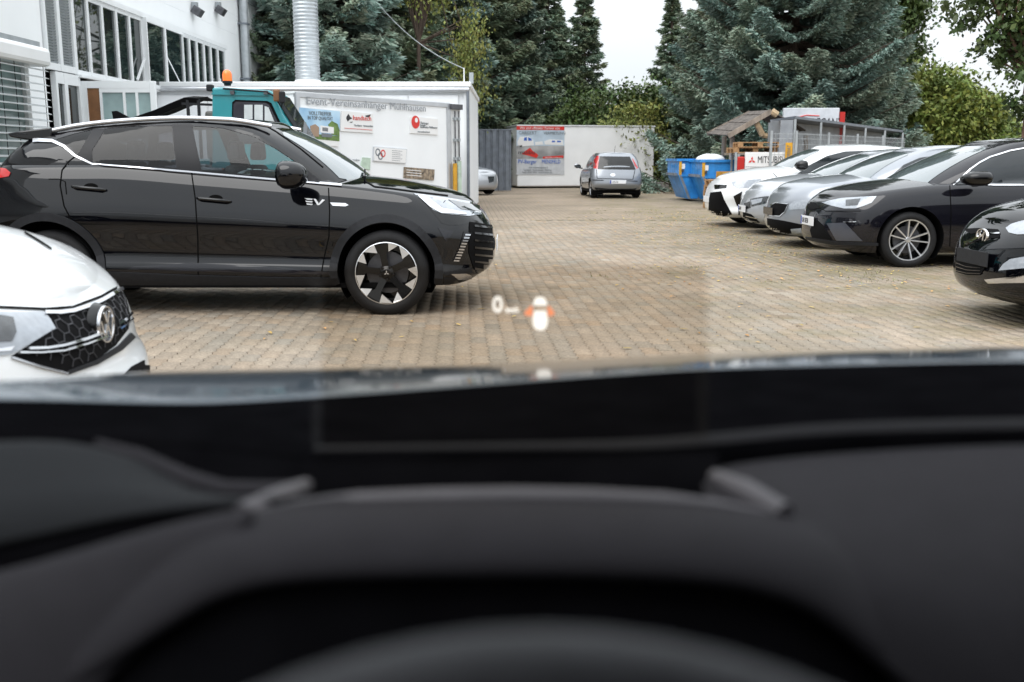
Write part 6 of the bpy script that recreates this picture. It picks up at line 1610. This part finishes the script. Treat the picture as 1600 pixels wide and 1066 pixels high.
# cowl / wiper well and the dark dashboard top under the windscreen
cw = [(-260, 700), (0, 668), (300, 682), (490, 712), (800, 712), (1100, 700), (1300, 690), (1960, 676)]
r0 = [at(x, float(fb(x)) - 3, float(Yb(x)) - .01) for x in XS]; r1 = [at(x, float(fb(x)) + 14, float(Yb(x)) - .05) for x in XS]
r2 = crv([(-260, 700), (0, 655), (300, 665), (490, 685), (800, 690), (1100, 672), (1300, 655), (1960, 645)], .80, XS)
r3 = crv([(-260, 720), (0, 690), (300, 700), (490, 720), (800, 712), (1100, 700), (1300, 678), (1960, 664)], .76, XS)
loft([r0, r1, r2, r3], 'cowl_panel', 'dash_black', .004, 1)
XD = [490, 540, 600, 680, 760, 840, 920, 1000, 1080, 1160, 1240, 1330, 1430, 1540, 1660, 1800, 1960]
loft([crv([(490, 700), (800, 695), (1000, 690), (1100, 682), (1300, 664), (1960, 650)], .752, XD), crv([(490, 704), (800, 700), (1000, 700), (1100, 694), (1300, 676), (1960, 662)], .738, XD), crv([(490, 706), (800, 704), (1000, 704), (1100, 698), (1300, 680), (1960, 666)], .736, XD)], 'defroster_ledge', 'dash_mid', .003, 1)
loft([r3, crv([(-260, 900), (1960, 880)], .70, XS), crv([(-260, 1500), (1960, 1500)], .66, XS)], 'dashboard_top', 'dash_black', .003, 0)
# black well round the display projector
XW = [470, 480, 500, 640, 800, 960, 1100, 1114, 1124]
loft([crv([(470, 716), (800, 716), (1124, 704)], .735, XW), crv([(470, 760), (800, 760), (1124, 750)], .69, XW), crv([(470, 870), (800, 870), (1124, 870)], .66, XW)], 'projector_well', 'dash_black', .003, 1)
# right dashboard pad
XR = [1100, 1118, 1160, 1240, 1340, 1450, 1560, 1680, 1800, 1960]
XR2 = [1240 + (x - 1100) * .837 for x in XR]; XR3 = [1500 + (x - 1100) * .535 for x in XR]
rr_ = [crv([(1100, 742), (1118, 737), (1300, 715), (1600, 700), (1960, 695)], .73, XR), crv([(1100, 752), (1118, 742), (1300, 722), (1600, 707), (1960, 702)], .715, XR),
       crv([(1100, 800), (1118, 800), (1220, 815), (1600, 830), (1960, 840)], .62, XR), crv([(1100, 900), (1300, 905), (1600, 960), (1960, 980)], .56, XR2), crv([(1100, 1100), (1600, 1150), (1960, 1160)], .53, XR3)]
loft(rr_, 'dashboard_pad', 'dash_grey', .006, 2)
# left dashboard: speaker mesh pad, ridge, lower pad
XL = [-260, -120, 0, 100, 200, 300, 380, 440, 480]
loft([crv([(-260, 720), (0, 692), (140, 690), (320, 770), (480, 770)], .72, XL), crv([(-260, 735), (0, 700), (140, 700), (320, 782), (480, 778)], .71, XL), crv([(-260, 892), (0, 850), (250, 797), (480, 778)], .63, XL)], 'speaker_mesh_pad', 'dash_mesh', .004, 1)
loft([crv([(-260, 894), (0, 852), (250, 799), (480, 776)], .635, XL), crv([(-260, 980), (0, 930), (250, 860), (480, 800)], .625, XL)], 'dashboard_joint', 'dash_black', .004, 1)
XQ = [-260, -120, 0, 100, 200, 280, 340, 400]
loft([crv([(-260, 948), (0, 900), (280, 822), (400, 797)], .60, XQ), crv([(-260, 963), (0, 915), (280, 837), (400, 808)], .585, XQ), crv([(-260, 1060), (400, 960)], .555, [-260 + (x + 260) * .80 for x in XQ]), crv([(-260, 1200), (400, 1200)], .53, [-260 + (x + 260) * .4 for x in XQ])], 'dashboard_pad', 'dash_grey', .006, 2)
MB().tube([O_(at(*p)) for p in ((150, 692, .735), (215, 715, .73), (290, 752, .72), (350, 768, .71), (420, 768, .70), (478, 762, .69))], [.003, .007, .009, .008, .007, .005], 10).build('ridge', 'dash_grey', own, True)
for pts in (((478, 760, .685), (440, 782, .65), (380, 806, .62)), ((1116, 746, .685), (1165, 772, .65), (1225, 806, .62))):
    MB().tube([O_(at(*p)) for p in pts], [.006, .010, .009], 10).build('well_edge', 'dash_pale_edge', own, True)
# binnacle hood over the instruments
XH = [-40, 60, 160, 250, 310, 350, 400, 470, 560, 680, 800, 920, 1040, 1130, 1200, 1250, 1300, 1370, 1460, 1560, 1660]
top = [(-40, 1040), (160, 900), (250, 840), (310, 812), (350, 803), (400, 796), (470, 786), (560, 780), (680, 776), (800, 774), (920, 776), (1040, 781), (1130, 788), (1200, 798), (1250, 808), (1300, 826), (1370, 870), (1460, 950), (1560, 1060), (1660, 1180)]
bot = [(-40, 1180), (160, 1045), (250, 985), (310, 948), (350, 930), (400, 916), (470, 906), (560, 902), (680, 900), (800, 899), (920, 900), (1040, 904), (1130, 911), (1200, 925), (1250, 943), (1300, 968), (1370, 1030), (1460, 1110), (1560, 1200), (1660, 1300)]
hd = [crv([(x, y - 2) for x, y in top], .66, XH), crv([(x, y + 4) for x, y in top], .625, XH), crv([(x, y + 26) for x, y in top], .585, XH), crv([(x, y * .45 + y2 * .55) for (x, y), (_, y2) in zip(top, bot)], .555, XH), crv(bot, .54, XH)]
hd.append([p + Vector((0, .012, -.006)) for p in hd[-1]]); hd.append([p + Vector((0, .08, .02)) for p in hd[-2]])
loft(hd, 'instrument_hood', 'dash_grey', .004, 2)
MB().tube([O_(at(x, y, .622)) for x, y in ((400, 802), (470, 790), (560, 784), (680, 780), (800, 778), (920, 780), (1040, 785), (1130, 792), (1210, 804))], [.002, .004, .0065, .007, .007, .007, .0065, .004, .002], 10).build('hood_sheen', 'dash_pale_edge', own, True)  # paler tube paints the windscreen light along the hood's top edge
# dark cavity of the instruments
cvr = [p + Vector((0, .004, -.002)) for p in hd[-2]]
loft([cvr, [Vector((p.x * 1.0, .50, p.z - .12)) for p in cvr], [Vector((p.x, .46, p.z - .34)) for p in cvr]], 'instrument_panel', 'dash_black', .003, 0)
# steering wheel rim
cpt = at(850, 992, .262); Rw = .192; tilt = R(24); pts = []
for i in range(72):
    a = 2 * math.pi * i / 72; u, v = Rw * math.sin(a), Rw * math.cos(a)
    pts.append(Vector((cpt.x + u, cpt.y + (v - Rw) * math.sin(tilt), cpt.z + (v - Rw) * math.cos(tilt) - .013)))
sw = MB(); n = 16; cen = sum(pts, Vector()) / len(pts)
axis_ = (pts[0] - cen).cross(pts[18] - cen).normalized()
for p in pts:
    rad = (p - cen).normalized()
    for j in range(n):
        b = 2 * math.pi * j / n; q = p + rad * math.cos(b) * .0135 + axis_ * math.sin(b) * .016; sw.v.append(O_(q))
for i in range(72):
    for j in range(n): sw.f.append((i * n + j, i * n + (j + 1) % n, ((i + 1) % 72) * n + (j + 1) % n, ((i + 1) % 72) * n + j))
sw.build('steering_wheel', 'leather', own, True)
# roof, windscreen pillars and door fronts of the own car (they shade the cabin)
def ob(x0, x1, y0, y1, z0, z1): return MB().box(x0 - .37, x1 - .37, y0 - .9, y1 - .9, z0, z1)
ob(-.30, 1.04, -1.5, .34, 1.50, 1.53).build('roof', 'dash_grey', own)
ob(-.50, 1.24, -1.5, -1.44, .2, 1.49).build('rear_wall', 'dash_black', own)
for x0, x1 in ((-.56, -.51), (1.25, 1.30)): ob(x0, x1, -1.43, .45, .2, 1.0).build('door_trim', 'dash_black', own)
ob(-.50, 1.24, -1.43, .55, .18, .22).build('floor', 'dash_black', own)
for x in (-.02, .74): ob(x - .24, x + .24, -.62, -.50, .35, 1.12).build('seat_back', 'dash_black', own, bevel=.05)
# front of the car, beyond the crest of the bonnet
MB().box(-.50 - .37, 1.26 - .37, 1.9 - .9, 2.0 - .9, .22, .62).build('front_bumper', 'blue_grey_paint', own, bevel=.04)
me_ = bpy.data.materials.new('reflection_edge'); me_.use_nodes = True; nn = me_.node_tree; nn.nodes.clear(); oo = nn.nodes.new('ShaderNodeOutputMaterial'); tb = nn.nodes.new('ShaderNodeBsdfTransparent'); df = nn.nodes.new('ShaderNodeBsdfDiffuse'); df.inputs[0].default_value = (.8, .8, .8, 1)
ms_ = nn.nodes.new('ShaderNodeMixShader'); ms_.inputs[0].default_value = .05; nn.links.new(tb.outputs[0], ms_.inputs[1]); nn.links.new(df.outputs[0], ms_.inputs[2]); nn.links.new(ms_.outputs[0], oo.inputs[0]); M['reflection_edge'] = me_
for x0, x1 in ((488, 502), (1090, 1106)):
    MB().add([O_(p) for p in (at(x0, 430, .664), at(x1, 430, .664), at(x1, 700, .764), at(x0, 700, .764))], [(0, 1, 2, 3)]).build('reflection_edge', 'reflection_edge', own)  # pale side strips paint the projector frame's reflection in the windscreen
# head-up display: windscreen pane tinted to paint the projector box's reflection, and the projected image that hangs above the bonnet
mh = bpy.data.materials.new('reflection_tint'); mh.use_nodes = True; nn = mh.node_tree; nn.nodes.clear(); oo = nn.nodes.new('ShaderNodeOutputMaterial')
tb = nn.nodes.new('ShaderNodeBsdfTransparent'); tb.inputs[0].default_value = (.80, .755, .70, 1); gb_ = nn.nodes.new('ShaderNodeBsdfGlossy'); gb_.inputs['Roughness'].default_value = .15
ms_ = nn.nodes.new('ShaderNodeMixShader'); ms_.inputs[0].default_value = .002; nn.links.new(tb.outputs[0], ms_.inputs[1]); nn.links.new(gb_.outputs[0], ms_.inputs[2]); nn.links.new(ms_.outputs[0], oo.inputs[0]); M['reflection_tint'] = mh
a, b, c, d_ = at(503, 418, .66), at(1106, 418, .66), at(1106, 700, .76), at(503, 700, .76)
mb2 = bpy.data.materials.new('reflection_band'); mb2.use_nodes = True; nn = mb2.node_tree; nn.nodes.clear(); oo = nn.nodes.new('ShaderNodeOutputMaterial'); tb = nn.nodes.new('ShaderNodeBsdfTransparent'); tb.inputs[0].default_value = (.88, .86, .84, 1); nn.links.new(tb.outputs[0], oo.inputs[0]); M['reflection_band'] = mb2
MB().add([O_(p) for p in (at(515, 414, .662), at(1094, 414, .662), at(1094, 430, .662), at(515, 430, .662))], [(0, 1, 2, 3)]).build('reflection_band', 'reflection_band', own)  # darker strip paints the missing glare along the pane's top edge
pz = MB().add([O_(p) for p in (a, b, c, d_)], [(0, 1, 2, 3)]).build('reflection_tint', 'reflection_tint', own)
hud = empty('head_up_display', at(815, 490, 1.55), 0, 'head-up display image reading 0 km/h with small white car icon between orange flanks', 'display')
hl = at(815, 490, 1.55)
def hq(px, py): p = at(px, py, 1.55); return p.x - hl.x, p.z - hl.z
k_ = 2.0 / FPX
q = hq(769, 488); t = label_text('0', .0365, 'hud_white', hud, (q[0], 0, q[1]), name='speed_digit', sx=.95, offset=.0005)
q = hq(790, 487.5); label_text('km/h', .0097, 'hud_white', hud, (q[0], 0, q[1]), name='unit_lettering', sx=1.05, offset=.0004)
MB().prism([hq(*p) for p in ((834, 472), (837, 466), (844, 464), (851, 466), (854, 472), (855, 477), (833, 477))], -.001, .001).build('car_roof_icon', 'hud_white', hud)
MB().prism([hq(*p) for p in ((835, 486), (853, 486), (856, 500), (854, 511), (849, 516), (840, 516), (834, 511), (832, 500))], -.001, .001).build('car_bonnet_icon', 'hud_white', hud)
MB().prism([hq(*p) for p in ((832, 478), (832, 494), (821, 493), (819, 489), (825, 483), (828, 479))], -.001, .001).build('lane_flank', 'hud_orange', hud)
MB().prism([hq(*p) for p in ((856, 478), (856, 494), (864, 493), (867, 489), (862, 483), (859, 479))], -.001, .001).build('lane_flank', 'hud_orange', hud)
